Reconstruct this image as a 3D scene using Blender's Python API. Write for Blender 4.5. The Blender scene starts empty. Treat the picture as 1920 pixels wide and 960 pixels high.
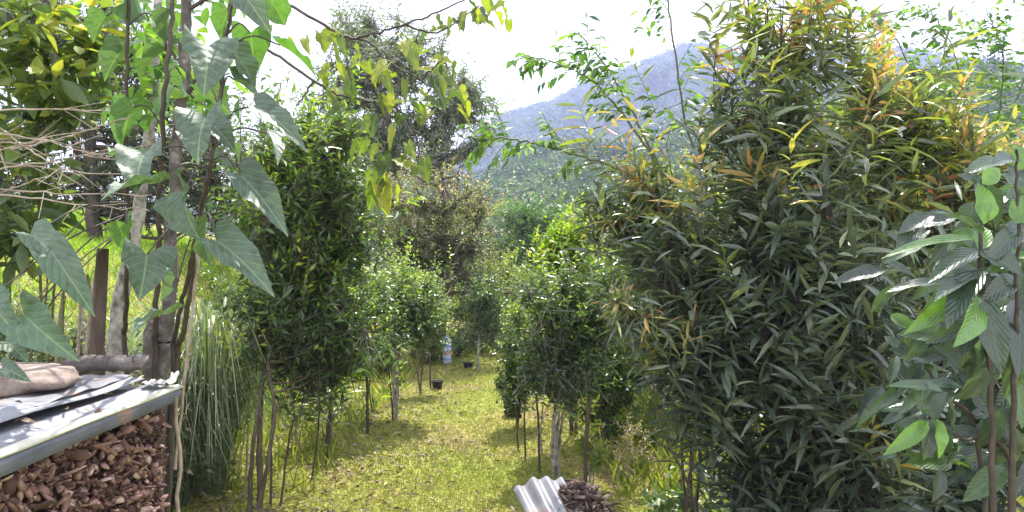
import bpy, math, random
import numpy as np
from mathutils import Vector, noise
PI = math.pi
random.seed(7); R = np.random.default_rng(11)
scene = bpy.context.scene
COL = scene.collection
F, H = 1500.0, 1.7                       # focal length in photo pixels, eye height

def P(u, v, Y):                          # a photo pixel at a chosen real distance -> point in the place
    return np.array([(u-960)/F*Y, Y, H-(v-480)/F*Y])

# ------------------------------------------------------------ terrain height
def sstep(a, b, x):
    t = np.clip((x-a)/(b-a), 0, 1); return t*t*(3-2*t)
def gz(x, y):
    x = np.asarray(x, float); y = np.asarray(y, float)
    far = sstep(30, 90, np.hypot(x, y))
    bank = sstep(-3.0, -5.2, x)*1.75 + sstep(-5.2, -16, x)*2.0
    bank = bank*sstep(3.2, 5.2, y)
    bump = 0.025*np.sin(x*1.9+y*0.7)+0.02*np.sin(y*1.3-x*2.7)+0.012*np.sin(x*5.1+1)*np.sin(y*4.3)
    return (bank+bump)*(1-far) - 0.0*far - 0.6*sstep(18, 30, y)*(1-far) - 1.2*far
def gp(u, v):                            # ground point under a pixel (flat part)
    Y = H*F/(v-480); x = (u-960)/F*Y
    return np.array([x, Y, float(gz(x, Y))])

# ------------------------------------------------------------ mesh helpers
def mesh_np(name, verts, faces_flat, sizes, mat, parent=None, fattr=None, vattr=None, smooth=False):
    me = bpy.data.meshes.new(name)
    verts = np.ascontiguousarray(verts, dtype=np.float32)
    me.vertices.add(len(verts)); me.vertices.foreach_set('co', verts.ravel())
    me.loops.add(len(faces_flat)); me.loops.foreach_set('vertex_index', np.asarray(faces_flat, dtype=np.int32))
    sizes = np.asarray(sizes, dtype=np.int32)
    starts = np.concatenate([[0], np.cumsum(sizes)[:-1]]).astype(np.int32)
    me.polygons.add(len(sizes)); me.polygons.foreach_set('loop_start', starts)
    me.update(calc_edges=True)
    if smooth: me.polygons.foreach_set('use_smooth', np.ones(len(sizes), dtype=bool))
    if fattr is not None:
        a = me.attributes.new('tint', 'FLOAT', 'FACE'); a.data.foreach_set('value', np.asarray(fattr, dtype=np.float32))
    if vattr is not None:
        a = me.attributes.new('lv', 'FLOAT_VECTOR', 'POINT'); a.data.foreach_set('vector', np.asarray(vattr, dtype=np.float32).ravel())
    me.materials.append(mat)
    o = bpy.data.objects.new(name, me); COL.objects.link(o)
    if parent is not None: o.parent = parent
    return o

class MB:
    def __init__(s): s.v=[]; s.f=[]; s.sz=[]; s.t=[]; s.n=0; s.lv=[]
    def add(s, verts, faces, tint=None):
        """faces: list of tuples or int array (M,k)"""
        verts = np.asarray(verts, float)
        if isinstance(faces, np.ndarray):
            s.f.append((faces+s.n).ravel()); s.sz.append(np.full(len(faces), faces.shape[1]))
            m = len(faces)
        else:
            for f in faces: s.f.append(np.array(f)+s.n)
            s.sz.append(np.array([len(f) for f in faces])); m = len(faces)
        s.v.append(verts); s.n += len(verts)
        if tint is None: tint = 0.5
        s.t.append(np.full(m, tint) if np.isscalar(tint) else np.asarray(tint))
    def build(s, name, mat, parent=None, smooth=False, origin=None):
        v = np.concatenate(s.v)
        if origin is not None: v = v-np.asarray(origin)
        elif parent is not None: v = v-np.array(parent.location)
        o = mesh_np(name, v, np.concatenate(s.f), np.concatenate(s.sz), mat, parent, np.concatenate(s.t), None, smooth)
        if origin is not None: o.location = origin
        return o

def nrmz(a): return a/(np.linalg.norm(a, axis=-1, keepdims=True)+1e-9)

def sticks(mb, p0, p1, r0, r1, sides=3, tint=0.5):
    p0 = np.atleast_2d(p0); p1 = np.atleast_2d(p1); N = len(p0)
    if N == 0: return
    d = nrmz(p1-p0); ref = np.where(np.abs(d[:, 2:3]) > .9, np.array([[1., 0, 0]]), np.array([[0, 0, 1.]]))
    a = nrmz(np.cross(d, ref)); b = np.cross(d, a)
    r0 = np.broadcast_to(np.asarray(r0, float), (N,)); r1 = np.broadcast_to(np.asarray(r1, float), (N,))
    ang = np.arange(sides)*2*PI/sides
    ring = a[:, None, :]*np.cos(ang)[None, :, None]+b[:, None, :]*np.sin(ang)[None, :, None]
    v = np.concatenate([p0[:, None]+ring*r0[:, None, None], p1[:, None]+ring*r1[:, None, None]], 1)
    fs = np.array([[i, (i+1) % sides, sides+(i+1) % sides, sides+i] for i in range(sides)])
    f = (fs[None]+(np.arange(N)*2*sides)[:, None, None]).reshape(-1, 4)
    mb.add(v.reshape(-1, 3), f, tint)

def tube(mb, pts, radii, sides=8, rough=0.0, tint=0.5, cap=True):
    pts = np.asarray(pts, float); n = len(pts)
    radii = np.broadcast_to(np.asarray(radii, float), (n,))
    V = []
    t = nrmz(np.gradient(pts, axis=0)); ref = np.array([0.3, 1, 0.1]) if abs(t[0][2]) > .6 else np.array([0, 0, 1.])
    for i in range(n):
        a = nrmz(np.cross(t[i], ref)); b = np.cross(t[i], a)
        for k in range(sides):
            an = 2*PI*k/sides; r = radii[i]*(1+rough*random.uniform(-1, 1))
            V.append(pts[i]+(a*math.cos(an)+b*math.sin(an))*r)
    fs = [(i*sides+k, i*sides+(k+1) % sides, (i+1)*sides+(k+1) % sides, (i+1)*sides+k) for i in range(n-1) for k in range(sides)]
    if cap: fs += [tuple(range(sides)), tuple((n-1)*sides+k for k in reversed(range(sides)))]
    mb.add(V, fs, tint)

def curve(pts, n=12, wob=0.0):
    """Catmull-Rom through pts"""
    pts = [np.asarray(p, float) for p in pts]
    q = [2*pts[0]-pts[1]]+pts+[2*pts[-1]-pts[-2]]
    out = []
    for i in range(1, len(q)-2):
        for k in range(n):
            t = k/n
            out.append(0.5*((2*q[i])+(-q[i-1]+q[i+1])*t+(2*q[i-1]-5*q[i]+4*q[i+1]-q[i+2])*t*t+(-q[i-1]+3*q[i]-3*q[i+1]+q[i+2])*t**3))
    out.append(pts[-1]); out = np.array(out)
    if wob: out[1:-1] += R.normal(0, wob, out[1:-1].shape)
    return out

# ------------------------------------------------------------ leaf templates (x across -.5..5, y along 0..1)
def tpl_small():      # folded diamond, 2 faces
    v = np.array([[0, 0, 0], [-.5, .42, .10], [0, 1, -.05], [.5, .42, .10]]); f = [(0, 2, 1), (0, 3, 2)]
    return v, np.array(f)
def tpl_rows(rows, cols, wfun, lobe=0.0, fold=.12, wave=0.0):
    v = []
    for i in range(rows+1):
        s = i/rows; w = wfun(s)
        for j in range(cols+1):
            c = 2*j/cols-1
            y = s-lobe*(1-s)**4*(1-(1-abs(c))**2)
            z = fold*abs(c)*w+wave*math.sin(s*14+j*0.9)*abs(c)*w
            v.append((c*.5*w, y, z))
    f = [(i*(cols+1)+j, i*(cols+1)+j+1, (i+1)*(cols+1)+j+1, (i+1)*(cols+1)+j) for i in range(rows) for j in range(cols)]
    return np.array(v), np.array(f)
TS = tpl_small()
TL = tpl_rows(3, 2, lambda s: [.10, .95, .75, .03][round(s*3)], fold=.14)                       # lance leaf
TO = tpl_rows(4, 2, lambda s: [.06, .85, 1., .62, .02][round(s*4)], fold=.10)                    # ovate leaf
TB = tpl_rows(8, 4, lambda s: max(.02, (math.sin(PI*min(1, s**.8))**.8)), fold=.10, wave=.03)    # veined broad leaf
TH = tpl_rows(9, 6, lambda s: max(.015, (1-s**2.1)*(0.84+.22*math.sin(PI*s)) if s > 0 else .76), lobe=.20, fold=.13, wave=.07)  # heart leaf

def leaves(name, tpl, pos, d, nrm, L, W, mat, parent=None, bend=.15, tint=None, origin=None):
    tv, tf = tpl; N = len(pos)
    d = nrmz(d); x = nrmz(np.cross(d, nrm)); z = np.cross(x, d)
    L = np.broadcast_to(np.asarray(L, float), (N,)); W = np.broadcast_to(np.asarray(W, float), (N,))
    bend = np.broadcast_to(np.asarray(bend, float), (N,))
    lx = tv[None, :, 0]*W[:, None]; ly = tv[None, :, 1]*L[:, None]
    lz = tv[None, :, 2]*W[:, None]*2-bend[:, None]*L[:, None]*(tv[None, :, 1].clip(0)**2)
    co = pos[:, None]+x[:, None]*lx[..., None]+d[:, None]*ly[..., None]+z[:, None]*lz[..., None]
    nv = len(tv); f = (tf[None]+(np.arange(N)*nv)[:, None, None]).reshape(-1, tf.shape[1])
    if tint is None: tint = R.random(N)
    co = co.reshape(-1, 3)
    if origin is not None: co = co-np.asarray(origin)
    elif parent is not None: co = co-np.array(parent.location)
    lv = np.concatenate([tv[:, :2], np.zeros((nv, 1))], 1)
    lv = np.tile(lv, (N, 1)); lv[:, 2] = np.repeat(R.random(N), nv)
    o = mesh_np(name, co, f.ravel(), np.full(len(f), tf.shape[1]), mat, parent, np.repeat(tint, len(tf)), lv, smooth=nv > 8)
    if origin is not None: o.location = origin
    return o

# ------------------------------------------------------------ materials
def mat_new(name):
    m = bpy.data.materials.new(name); m.use_nodes = True; nt = m.node_tree
    for n in list(nt.nodes): nt.nodes.remove(n)
    out = nt.nodes.new('ShaderNodeOutputMaterial'); return m, nt, out
def ramp(nt, stops, interp='LINEAR'):
    r = nt.nodes.new('ShaderNodeValToRGB'); cr = r.color_ramp; cr.interpolation = interp
    while len(cr.elements) < len(stops): cr.elements.new(.5)
    for e, (p, c) in zip(cr.elements, stops): e.position = p; e.color = (*c, 1)
    return r
def leaf_mat(name, stops, rough=.42, trans=.35, spec=.5, veins=0, tboost=1.6, mottle=.25):
    m, nt, out = mat_new(name); L = nt.links.new
    gain = 1.0 if name in ('grass_blade', 'young_lance_leaf', 'hanging_leaf', 'fallen_leaf', 'weed_leaf', 'yellowing_leaf', 'lime_leaf') else LEAF_GAIN
    stops = [(p, tuple(min(.6, c*gain) for c in q)) for p, q in stops]
    a = nt.nodes.new('ShaderNodeAttribute'); a.attribute_name = 'tint'
    r = ramp(nt, stops); L(a.outputs['Fac'], r.inputs[0]); col = r.outputs[0]
    nz = nt.nodes.new('ShaderNodeTexNoise'); nz.inputs['Scale'].default_value = 35; nz.inputs['Detail'].default_value = 3
    tc = nt.nodes.new('ShaderNodeTexCoord'); L(tc.outputs['Object'], nz.inputs['Vector'])
    mx = nt.nodes.new('ShaderNodeMixRGB'); mx.blend_type = 'MULTIPLY'; mx.inputs[0].default_value = mottle
    L(col, mx.inputs[1])
    rr = ramp(nt, [(.3, (.42, .38, .28)), (.42, (.85, .85, .8)), (.65, (1.2, 1.2, 1.15))]); L(nz.outputs['Fac'], rr.inputs[0]); L(rr.outputs[0], mx.inputs[2]); col = mx.outputs[0]
    bs = nt.nodes.new('ShaderNodeBsdfPrincipled'); bs.inputs['Roughness'].default_value = rough; bs.inputs['Specular IOR Level'].default_value = spec
    if veins:
        lv = nt.nodes.new('ShaderNodeAttribute'); lv.attribute_name = 'lv'
        sp = nt.nodes.new('ShaderNodeSeparateXYZ'); L(lv.outputs['Vector'], sp.inputs[0])
        def M(op, A, B=None, C=None):
            n = nt.nodes.new('ShaderNodeMath'); n.operation = op
            for i, q in enumerate((A, B, C)):
                if q is None: continue
                if isinstance(q, (int, float)): n.inputs[i].default_value = q
                else: L(q, n.inputs[i])
            return n.outputs[0]
        ax = M('ABSOLUTE', sp.outputs[0])
        mid = M('LESS_THAN', ax, .018)
        t = M('SUBTRACT', M('MULTIPLY', sp.outputs[1], veins), M('MULTIPLY', ax, veins*0.95))
        t = M('ADD', t, M('MULTIPLY', nz.outputs['Fac'], .35)); t = M('ADD', t, sp.outputs[2])
        tri = M('ABSOLUTE', M('SUBTRACT', M('FRACT', t), .5))            # 0 at the vein
        sv = M('SUBTRACT', 1.0, M('MULTIPLY', tri, 14.0)); sv = M('MAXIMUM', sv, 0.0)
        vv = M('MAXIMUM', mid, M('MULTIPLY', sv, .8))
        mv = nt.nodes.new('ShaderNodeMixRGB'); L(M('MULTIPLY', vv, .55 if veins < 7 else .16), mv.inputs[0]); L(col, mv.inputs[1]); mv.inputs[2].default_value = (.22, .30, .14, 1); col = mv.outputs[0]
        bp = nt.nodes.new('ShaderNodeBump'); bp.inputs['Strength'].default_value = .45 if veins < 7 else .3; bp.inputs['Distance'].default_value = .004
        L(M('ADD', M('MULTIPLY', tri, 1.6), M('MULTIPLY', nz.outputs['Fac'], .5)), bp.inputs['Height']); L(bp.outputs[0], bs.inputs['Normal'])
    L(col, bs.inputs['Base Color'])
    tr = nt.nodes.new('ShaderNodeBsdfTranslucent')
    tm = nt.nodes.new('ShaderNodeMixRGB'); tm.blend_type = 'MULTIPLY'; tm.inputs[0].default_value = 1
    tm.inputs[2].default_value = (tboost*1.15, tboost*1.25, tboost*.45, 1); L(col, tm.inputs[1]); L(tm.outputs[0], tr.inputs['Color'])
    ms = nt.nodes.new('ShaderNodeMixShader'); ms.inputs[0].default_value = trans
    L(bs.outputs[0], ms.inputs[1]); L(tr.outputs[0], ms.inputs[2]); L(ms.outputs[0], out.inputs['Surface'])
    return m
def noise_mat(name, stops, scale=8, rough=.85, bump=.4, dist=.01, detail=6, stretch=(1, 1, 1), spec=.3, metallic=0, tint=False):
    m, nt, out = mat_new(name); L = nt.links.new
    tc = nt.nodes.new('ShaderNodeTexCoord'); mp = nt.nodes.new('ShaderNodeMapping'); mp.inputs['Scale'].default_value = stretch
    L(tc.outputs['Object'], mp.inputs[0]); nz = nt.nodes.new('ShaderNodeTexNoise'); nz.inputs['Scale'].default_value = scale; nz.inputs['Detail'].default_value = detail
    nz.inputs['Roughness'].default_value = .65
    L(mp.outputs[0], nz.inputs['Vector']); fac = nz.outputs['Fac']
    if tint:
        a = nt.nodes.new('ShaderNodeAttribute'); a.attribute_name = 'tint'
        ad = nt.nodes.new('ShaderNodeMath'); ad.operation = 'MULTIPLY_ADD'; L(a.outputs['Fac'], ad.inputs[0]); ad.inputs[1].default_value = .75
        ml = nt.nodes.new('ShaderNodeMath'); ml.operation = 'MULTIPLY'; L(fac, ml.inputs[0]); ml.inputs[1].default_value = .38
        L(ml.outputs[0], ad.inputs[2]); fac = ad.outputs[0]
    r = ramp(nt, stops); L(fac, r.inputs[0])
    bs = nt.nodes.new('ShaderNodeBsdfPrincipled'); L(r.outputs[0], bs.inputs['Base Color'])
    bs.inputs['Roughness'].default_value = rough; bs.inputs['Specular IOR Level'].default_value = spec; bs.inputs['Metallic'].default_value = metallic
    if bump:
        bp = nt.nodes.new('ShaderNodeBump'); bp.inputs['Strength'].default_value = bump; bp.inputs['Distance'].default_value = dist
        L(nz.outputs['Fac'], bp.inputs['Height']); L(bp.outputs[0], bs.inputs['Normal'])
    L(bs.outputs[0], out.inputs['Surface']); return m

M = {}
LEAF_GAIN = 1.35
M['bark'] = noise_mat('bark', [(.3, (.05, .04, .032)), (.55, (.13, .105, .085)), (.75, (.24, .21, .18))], 14, stretch=(1, 1, .35), dist=.01, bump=.8)
M['grey_bark'] = noise_mat('grey_bark', [(.3, (.04, .034, .03)), (.55, (.11, .095, .085)), (.75, (.27, .25, .23))], 18, dist=.008, bump=.7)
M['pale_bark'] = noise_mat('pale_bark', [(.35, (.10, .09, .08)), (.5, (.30, .28, .25)), (.7, (.50, .48, .45))], 18, dist=.006, bump=.6)
M['dark_stem'] = noise_mat('dark_stem', [(.3, (.03, .025, .025)), (.7, (.09, .07, .06))], 20, rough=.6)
M['green_stem'] = noise_mat('green_stem', [(.3, (.07, .09, .035)), (.7, (.15, .16, .08))], 20, rough=.6)
M['dry_twig'] = noise_mat('dry_twig', [(.3, (.20, .15, .11)), (.7, (.42, .36, .30))], 20, rough=.8)
M['stake'] = noise_mat('stake_wood', [(.3, (.04, .03, .025)), (.7, (.14, .10, .08))], 20, stretch=(1, 1, .2), rough=.8)
G = lambda *a: a
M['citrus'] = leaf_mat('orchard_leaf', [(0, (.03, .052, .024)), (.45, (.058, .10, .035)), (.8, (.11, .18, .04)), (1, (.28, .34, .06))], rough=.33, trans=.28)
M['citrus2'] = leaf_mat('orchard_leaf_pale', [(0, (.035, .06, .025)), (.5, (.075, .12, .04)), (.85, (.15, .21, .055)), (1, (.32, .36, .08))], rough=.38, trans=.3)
M['lime'] = leaf_mat('lime_leaf', [(0, (.10, .19, .025)), (.5, (.22, .34, .04)), (.85, (.38, .44, .06)), (1, (.52, .42, .06))], rough=.38, trans=.4)
M['bronze'] = leaf_mat('bronze_crown_leaf', [(0, (.04, .055, .03)), (.4, (.10, .12, .06)), (.75, (.22, .22, .10)), (1, (.42, .30, .22))], rough=.4, trans=.3)
M['lance'] = leaf_mat('lance_leaf', [(0, (.042, .058, .050)), (.4, (.078, .10, .074)), (.75, (.11, .14, .085)), (.92, (.20, .22, .08)), (1, (.32, .22, .08))], rough=.22, trans=.22, spec=.6)
M['young_lance'] = leaf_mat('young_lance_leaf', [(0, (.12, .19, .05)), (.4, (.24, .28, .07)), (.7, (.40, .34, .12)), (.88, (.45, .27, .16)), (1, (.60, .17, .11))], rough=.32, trans=.4, tboost=1.3)
M['small'] = leaf_mat('slender_tree_leaf', [(0, (.03, .07, .03)), (.6, (.07, .14, .04)), (1, (.17, .26, .05))], rough=.4, trans=.35)
M['heart'] = leaf_mat('heart_leaf', [(0, (.045, .070, .058)), (.6, (.060, .105, .065)), (1, (.07, .16, .04))], rough=.5, trans=.25, veins=6, spec=.6, tboost=1.6, mottle=.55)
M['hang'] = leaf_mat('hanging_leaf', [(0, (.05, .09, .03)), (.5, (.12, .17, .03)), (1, (.30, .31, .05))], rough=.4, trans=.42, veins=6, tboost=1.5)
M['broad'] = leaf_mat('veined_leaf', [(0, (.022, .036, .034)), (.6, (.038, .066, .045)), (.85, (.055, .11, .03)), (1, (.09, .19, .03))], rough=.27, trans=.28, veins=8, spec=.7, mottle=.55)
M['yellow'] = leaf_mat('yellowing_leaf', [(0, (.06, .10, .04)), (.45, (.12, .18, .05)), (.75, (.26, .30, .07)), (.93, (.50, .45, .08)), (1, (.50, .32, .16))], rough=.38, trans=.38, tboost=1.3)
M['feather'] = leaf_mat('feathery_leaf', [(0, (.05, .075, .045)), (.6, (.10, .13, .08)), (1, (.20, .23, .14))], rough=.5, trans=.35)
M['dark_tree'] = leaf_mat('dark_tree_leaf', [(0, (.04, .06, .04)), (.6, (.10, .13, .08)), (1, (.24, .26, .14))], rough=.45, trans=.3)
M['round'] = leaf_mat('round_tree_leaf', [(0, (.035, .085, .035)), (.6, (.07, .15, .05)), (1, (.13, .22, .06))], rough=.5, trans=.3)
M['tan'] = leaf_mat('tan_tree_leaf', [(0, (.14, .11, .07)), (.6, (.28, .22, .13)), (1, (.42, .34, .20))], rough=.6, trans=.25)
M['weed'] = leaf_mat('weed_leaf', [(0, (.08, .14, .03)), (.6, (.22, .28, .05)), (1, (.42, .42, .10))], rough=.5, trans=.4, tboost=1.3)
M['grass'] = leaf_mat('grass_blade', [(0, (.17, .22, .05)), (.45, (.33, .35, .09)), (.8, (.46, .43, .15)), (1, (.50, .42, .26))], rough=.55, trans=.3, tboost=1.1, mottle=.1)
M['bankgrass'] = leaf_mat('bank_grass_blade', [(0, (.10, .18, .03)), (.6, (.24, .36, .05)), (1, (.40, .44, .10))], rough=.5, trans=.4, tboost=1.2, mottle=.1)
M['weep'] = leaf_mat('weeping_blade', [(0, (.05, .08, .045)), (.55, (.12, .15, .09)), (1, (.28, .29, .20))], rough=.38, trans=.3, mottle=.1)
M['litter'] = leaf_mat('fallen_leaf', [(0, (.10, .06, .04)), (.6, (.24, .16, .11)), (1, (.42, .32, .22))], rough=.7, trans=.1, tboost=.8)
M['forest'] = leaf_mat('forest_leaf', [(0, (.026, .046, .022)), (.5, (.055, .095, .04)), (.85, (.10, .15, .06)), (1, (.20, .18, .12))], rough=.6, trans=.2)

# ground
m, nt, out = mat_new('ground_soil'); L = nt.links.new
tc = nt.nodes.new('ShaderNodeTexCoord')
n1 = nt.nodes.new('ShaderNodeTexNoise'); n1.inputs['Scale'].default_value = .9; n1.inputs['Detail'].default_value = 8; L(tc.outputs['Object'], n1.inputs['Vector'])
n2 = nt.nodes.new('ShaderNodeTexNoise'); n2.inputs['Scale'].default_value = 28; n2.inputs['Detail'].default_value = 6; L(tc.outputs['Object'], n2.inputs['Vector'])
r1 = ramp(nt, [(.38, (.22, .25, .05)), (.56, (.30, .28, .09)), (.68, (.26, .19, .12))]); L(n1.outputs['Fac'], r1.inputs[0])
r2 = ramp(nt, [(.32, (.35, .33, .25)), (.62, (1.15, 1.15, 1.1))]); L(n2.outputs['Fac'], r2.inputs[0])
mx = nt.nodes.new('ShaderNodeMixRGB'); mx.blend_type = 'MULTIPLY'; mx.inputs[0].default_value = 1; L(r1.outputs[0], mx.inputs[1]); L(r2.outputs[0], mx.inputs[2])
bs = nt.nodes.new('ShaderNodeBsdfPrincipled'); bs.inputs['Roughness'].default_value = .95; bs.inputs['Specular IOR Level'].default_value = .15; L(mx.outputs[0], bs.inputs['Base Color'])
bp = nt.nodes.new('ShaderNodeBump'); bp.inputs['Strength'].default_value = .8; bp.inputs['Distance'].default_value = .03; L(n2.outputs['Fac'], bp.inputs['Height']); L(bp.outputs[0], bs.inputs['Normal'])
L(bs.outputs[0], out.inputs['Surface']); M['ground'] = m
M['mount'] = noise_mat('mountain_woods', [(.35, (.025, .04, .025)), (.55, (.05, .075, .04)), (.75, (.10, .12, .07))], .06, rough=.95, bump=1, dist=4, detail=10)

# ------------------------------------------------------------ scene-graph helpers
def tag(o, label=None, cat=None, group=None, kind=None):
    if label: o['label'] = label
    if cat: o['category'] = cat
    if group: o['group'] = group
    if kind: o['kind'] = kind
    return o
def empty(name, loc, label, cat, group=None):
    o = bpy.data.objects.new(name, None); COL.objects.link(o); o.location = tuple(float(c) for c in loc)
    o.empty_display_size = .1
    return tag(o, label, cat, group)

def sample_ells(ells, n, shell=.55):
    w = np.array([e[4]*e[1]*e[2]*e[3] if len(e) > 4 else e[1]*e[2]*e[3] for e in ells])**.8; w /= w.sum()
    idx = R.choice(len(ells), n, p=w)
    d = nrmz(R.normal(size=(n, 3))); r = R.random(n)**(shell/1.0)
    c = np.array([e[0] for e in ells]); s = np.array([[e[1], e[2], e[3]] for e in ells])
    return c[idx]+d*r[:, None]*s[idx]*(1+R.normal(0, .07, (n, 1)))

def sample_tips(ells, n, shell, clumps):
    if not clumps: return sample_ells(ells, n, shell)
    c = sample_ells(ells, clumps, shell*.8); sz = np.mean([np.mean(e[1:4]) for e in ells])
    r = sz*.30*(.5+R.random(clumps)); wt = r**2; idx = R.choice(clumps, n, p=wt/wt.sum())
    return c[idx]+R.normal(0, 1, (n, 3))*r[idx][:, None]*np.array([1, 1, .75])

def skeleton(mbs, base, ells, nstem, trunk_r, nlimb, lean=.03, low=None):
    """stems from the base into the crown, limbs branching off; returns sample points on the limbs"""
    nodes = []
    tops = sample_ells(ells, nstem, .8)
    zc = np.array([e[0][2] for e in ells]); cx = np.average(np.array([e[0] for e in ells]), axis=0)
    ztop = max(e[0][2]+e[3] for e in ells)
    stems = []
    for i in range(nstem):
        tgt = cx.copy() if i == 0 else tops[i].copy()
        tgt[2] = ztop*0.93-.1*i*abs(R.normal()) if i == 0 else max(tops[i][2], cx[2])
        b = np.array(base)+np.array([*R.normal(0, trunk_r*1.2*(nstem > 1), 2), 0]); b[2] -= .04
        h = tgt[2]-b[2]
        mid1 = b+(tgt-b)*np.array([.12, .12, .35])+np.array([*R.normal(0, lean*h, 2), 0])
        mid2 = b+(tgt-b)*np.array([.5, .5, .66])+np.array([*R.normal(0, lean*h, 2), 0])
        c = curve([b, mid1, mid2, tgt], 9, trunk_r*.12)
        rr = np.linspace(1, .18, len(c))**1.1*trunk_r*(1 if i == 0 else .8)
        rr[0] *= 1.25
        tube(mbs[i], c, rr, 8, .06, tint=R.random()); stems.append(c)
    allst = np.concatenate([s[6:] for s in stems]); aid = np.concatenate([np.full(len(s)-6, i) for i, s in enumerate(stems)])
    nodes.append(allst); ids = [aid]
    ends = sample_ells(ells, nlimb, .45)
    for e in ends:
        kk = allst[:, 2] < e[2]-.02*abs(e[2])
        if not kk.any(): kk[:] = True
        cand = allst[kk]; cid = aid[kk]
        dist = np.linalg.norm(cand-e, axis=1)-.35*(e[2]-cand[:, 2]).clip(0)*0
        pick = np.argsort(dist)[min(len(dist)-1, int(R.integers(0, 3)))]; s = cand[pick]; sid = int(cid[pick])
        m_ = (s+e)/2+np.array([0, 0, -.06*np.linalg.norm(e-s)])+R.normal(0, .05*np.linalg.norm(e-s), 3)
        c = curve([s, m_, e], 4)
        rl = trunk_r*.34
        sticks(mbs[sid], c[:-1], c[1:], np.linspace(rl, rl*.35, len(c)-1), np.linspace(rl*.95, rl*.3, len(c)-1), 4)
        nodes.append(c); ids.append(np.full(len(c), sid))
    return np.concatenate(nodes), np.concatenate(ids)

def plant(name, label, cat, base, ells, leafmat, barkmat, ntwig=600, per=9, L=.075, W=.03, tpl=TS, nstem=1, trunk_r=.03, nlimb=25,
          twig=.16, spread=65, droop=.15, bend=.12, up=.5, young=None, ymat=None, shell=.5, toptint=.35, group=None, parts=('trunk', 'crown', 'young_leaves'), seed=None, tintpow=1.0, nup=.9, clumps=None, leaders=.12, lvar=.6):
    root = empty(name, base, label, cat, group)
    mbs = [MB() for _ in range(nstem)]; nodes, nid = skeleton(mbs, base, ells, nstem, trunk_r, nlimb)
    tips = sample_tips(ells, ntwig, shell, clumps if clumps is not None else max(14, ntwig//22))
    keep = tips[:, 2] > gz(tips[:, 0], tips[:, 1])+.06; tips = tips[keep]; n = len(tips); lead = R.random(n) < leaders; cen = np.average(np.array([e[0] for e in ells]), axis=0)
    tips = tips+lead[:, None]*(nrmz(tips-cen)*.5+np.array([0, 0, .7])+R.normal(0, .25, (n, 3)))*twig*(.5+1.3*R.random((n, 1)))
    # attach to nearest node
    att = np.empty_like(tips); ai = np.zeros(n, int)
    for i in range(0, n, 400):
        D = np.linalg.norm(tips[i:i+400, None]-nodes[None], axis=2)+.3*np.clip(nodes[None, :, 2]-tips[i:i+400, None, 2], 0, None)
        am = np.argmin(D, 1); att[i:i+400] = nodes[am]; ai[i:i+400] = nid[am]
    dirr = nrmz(tips-att); dirr = nrmz(dirr+np.array([0, 0, up])+R.normal(0, .25, dirr.shape))
    tl = twig*(.5+.9*R.random(n))*(1+.7*lead); tb = tips-dirr*tl[:, None]
    for q in range(nstem):
        k = (ai == q)
        sticks(mbs[q], att[k], tb[k], trunk_r*.10+.0012, trunk_r*.06+.001, 3)
        sticks(mbs[q], tb[k], tips[k], trunk_r*.06+.001, .0008, 3)
    # leaves
    t = (np.arange(per)+.5)/per
    pos = tb[:, None]+dirr[:, None]*(tl[:, None]*t[None])[..., None]
    ang = R.random(n)[:, None]*2*PI+np.arange(per)[None]*2.4
    ref = nrmz(np.cross(dirr, np.array([.3, .2, 1.])+0*dirr)); b2 = np.cross(dirr, ref)
    rad = ref[:, None]*np.cos(ang)[..., None]+b2[:, None]*np.sin(ang)[..., None]
    sp = np.radians(spread)*(1.15-.55*t)[None, :, None]*(1+R.normal(0, .15, (n, per, 1)))
    d = dirr[:, None]*np.cos(sp)+rad*np.sin(sp); d = d+np.array([0, 0, -droop])+R.normal(0, .12, d.shape)
    pos = pos.reshape(-1, 3); d = nrmz(d.reshape(-1, 3)); N = len(pos)
    nr = np.array([0, 0, nup])+R.normal(0, .45, (N, 3))
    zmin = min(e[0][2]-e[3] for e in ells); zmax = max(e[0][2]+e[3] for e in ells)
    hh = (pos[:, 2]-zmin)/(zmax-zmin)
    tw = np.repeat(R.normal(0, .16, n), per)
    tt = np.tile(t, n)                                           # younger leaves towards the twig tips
    tint = np.clip(R.random(N)**tintpow*.55+tw+toptint*(hh-.35)+.15*tt, 0, 1)  # tint rises with height: younger, paler leaves grow at the top
    Ls = L*(1-lvar/2-.1+lvar*R.random(N)+.0)*(1-.3*tt)*np.repeat(.8+.4*R.random(n), per); Ws = W*(.7+.5*R.random(N))*(1-.2*tt)
    if young:
        ym = np.repeat(R.random(n) < young(tips), per) & (tt > .25)
        if ym.any():
            leaves(parts[2], tpl, pos[ym], d[ym], nr[ym], Ls[ym]*.9, Ws[ym]*.9, ymat, root, bend*.6, np.clip(np.repeat(R.random(n), per)[ym]*.8+R.random(ym.sum())*.3-.05, 0, 1))
        nm = ~ym
    else: nm = slice(None)
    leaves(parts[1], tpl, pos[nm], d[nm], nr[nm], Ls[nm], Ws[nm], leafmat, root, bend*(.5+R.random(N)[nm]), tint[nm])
    for mb in mbs: mb.build(parts[0], barkmat, root, smooth=True)
    return root

def E(u, v, Y, ru, rv, ry, w=1.0):       # crown lobe: centre at a pixel and distance, radii in photo px (ry in metres)
    k = Y/F
    return (P(u, v, Y), ru*k, ry, rv*k, w)
def gbase(u, Y):
    x = (u-960)/F*Y; return (x, Y, float(gz(x, Y)))

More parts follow.
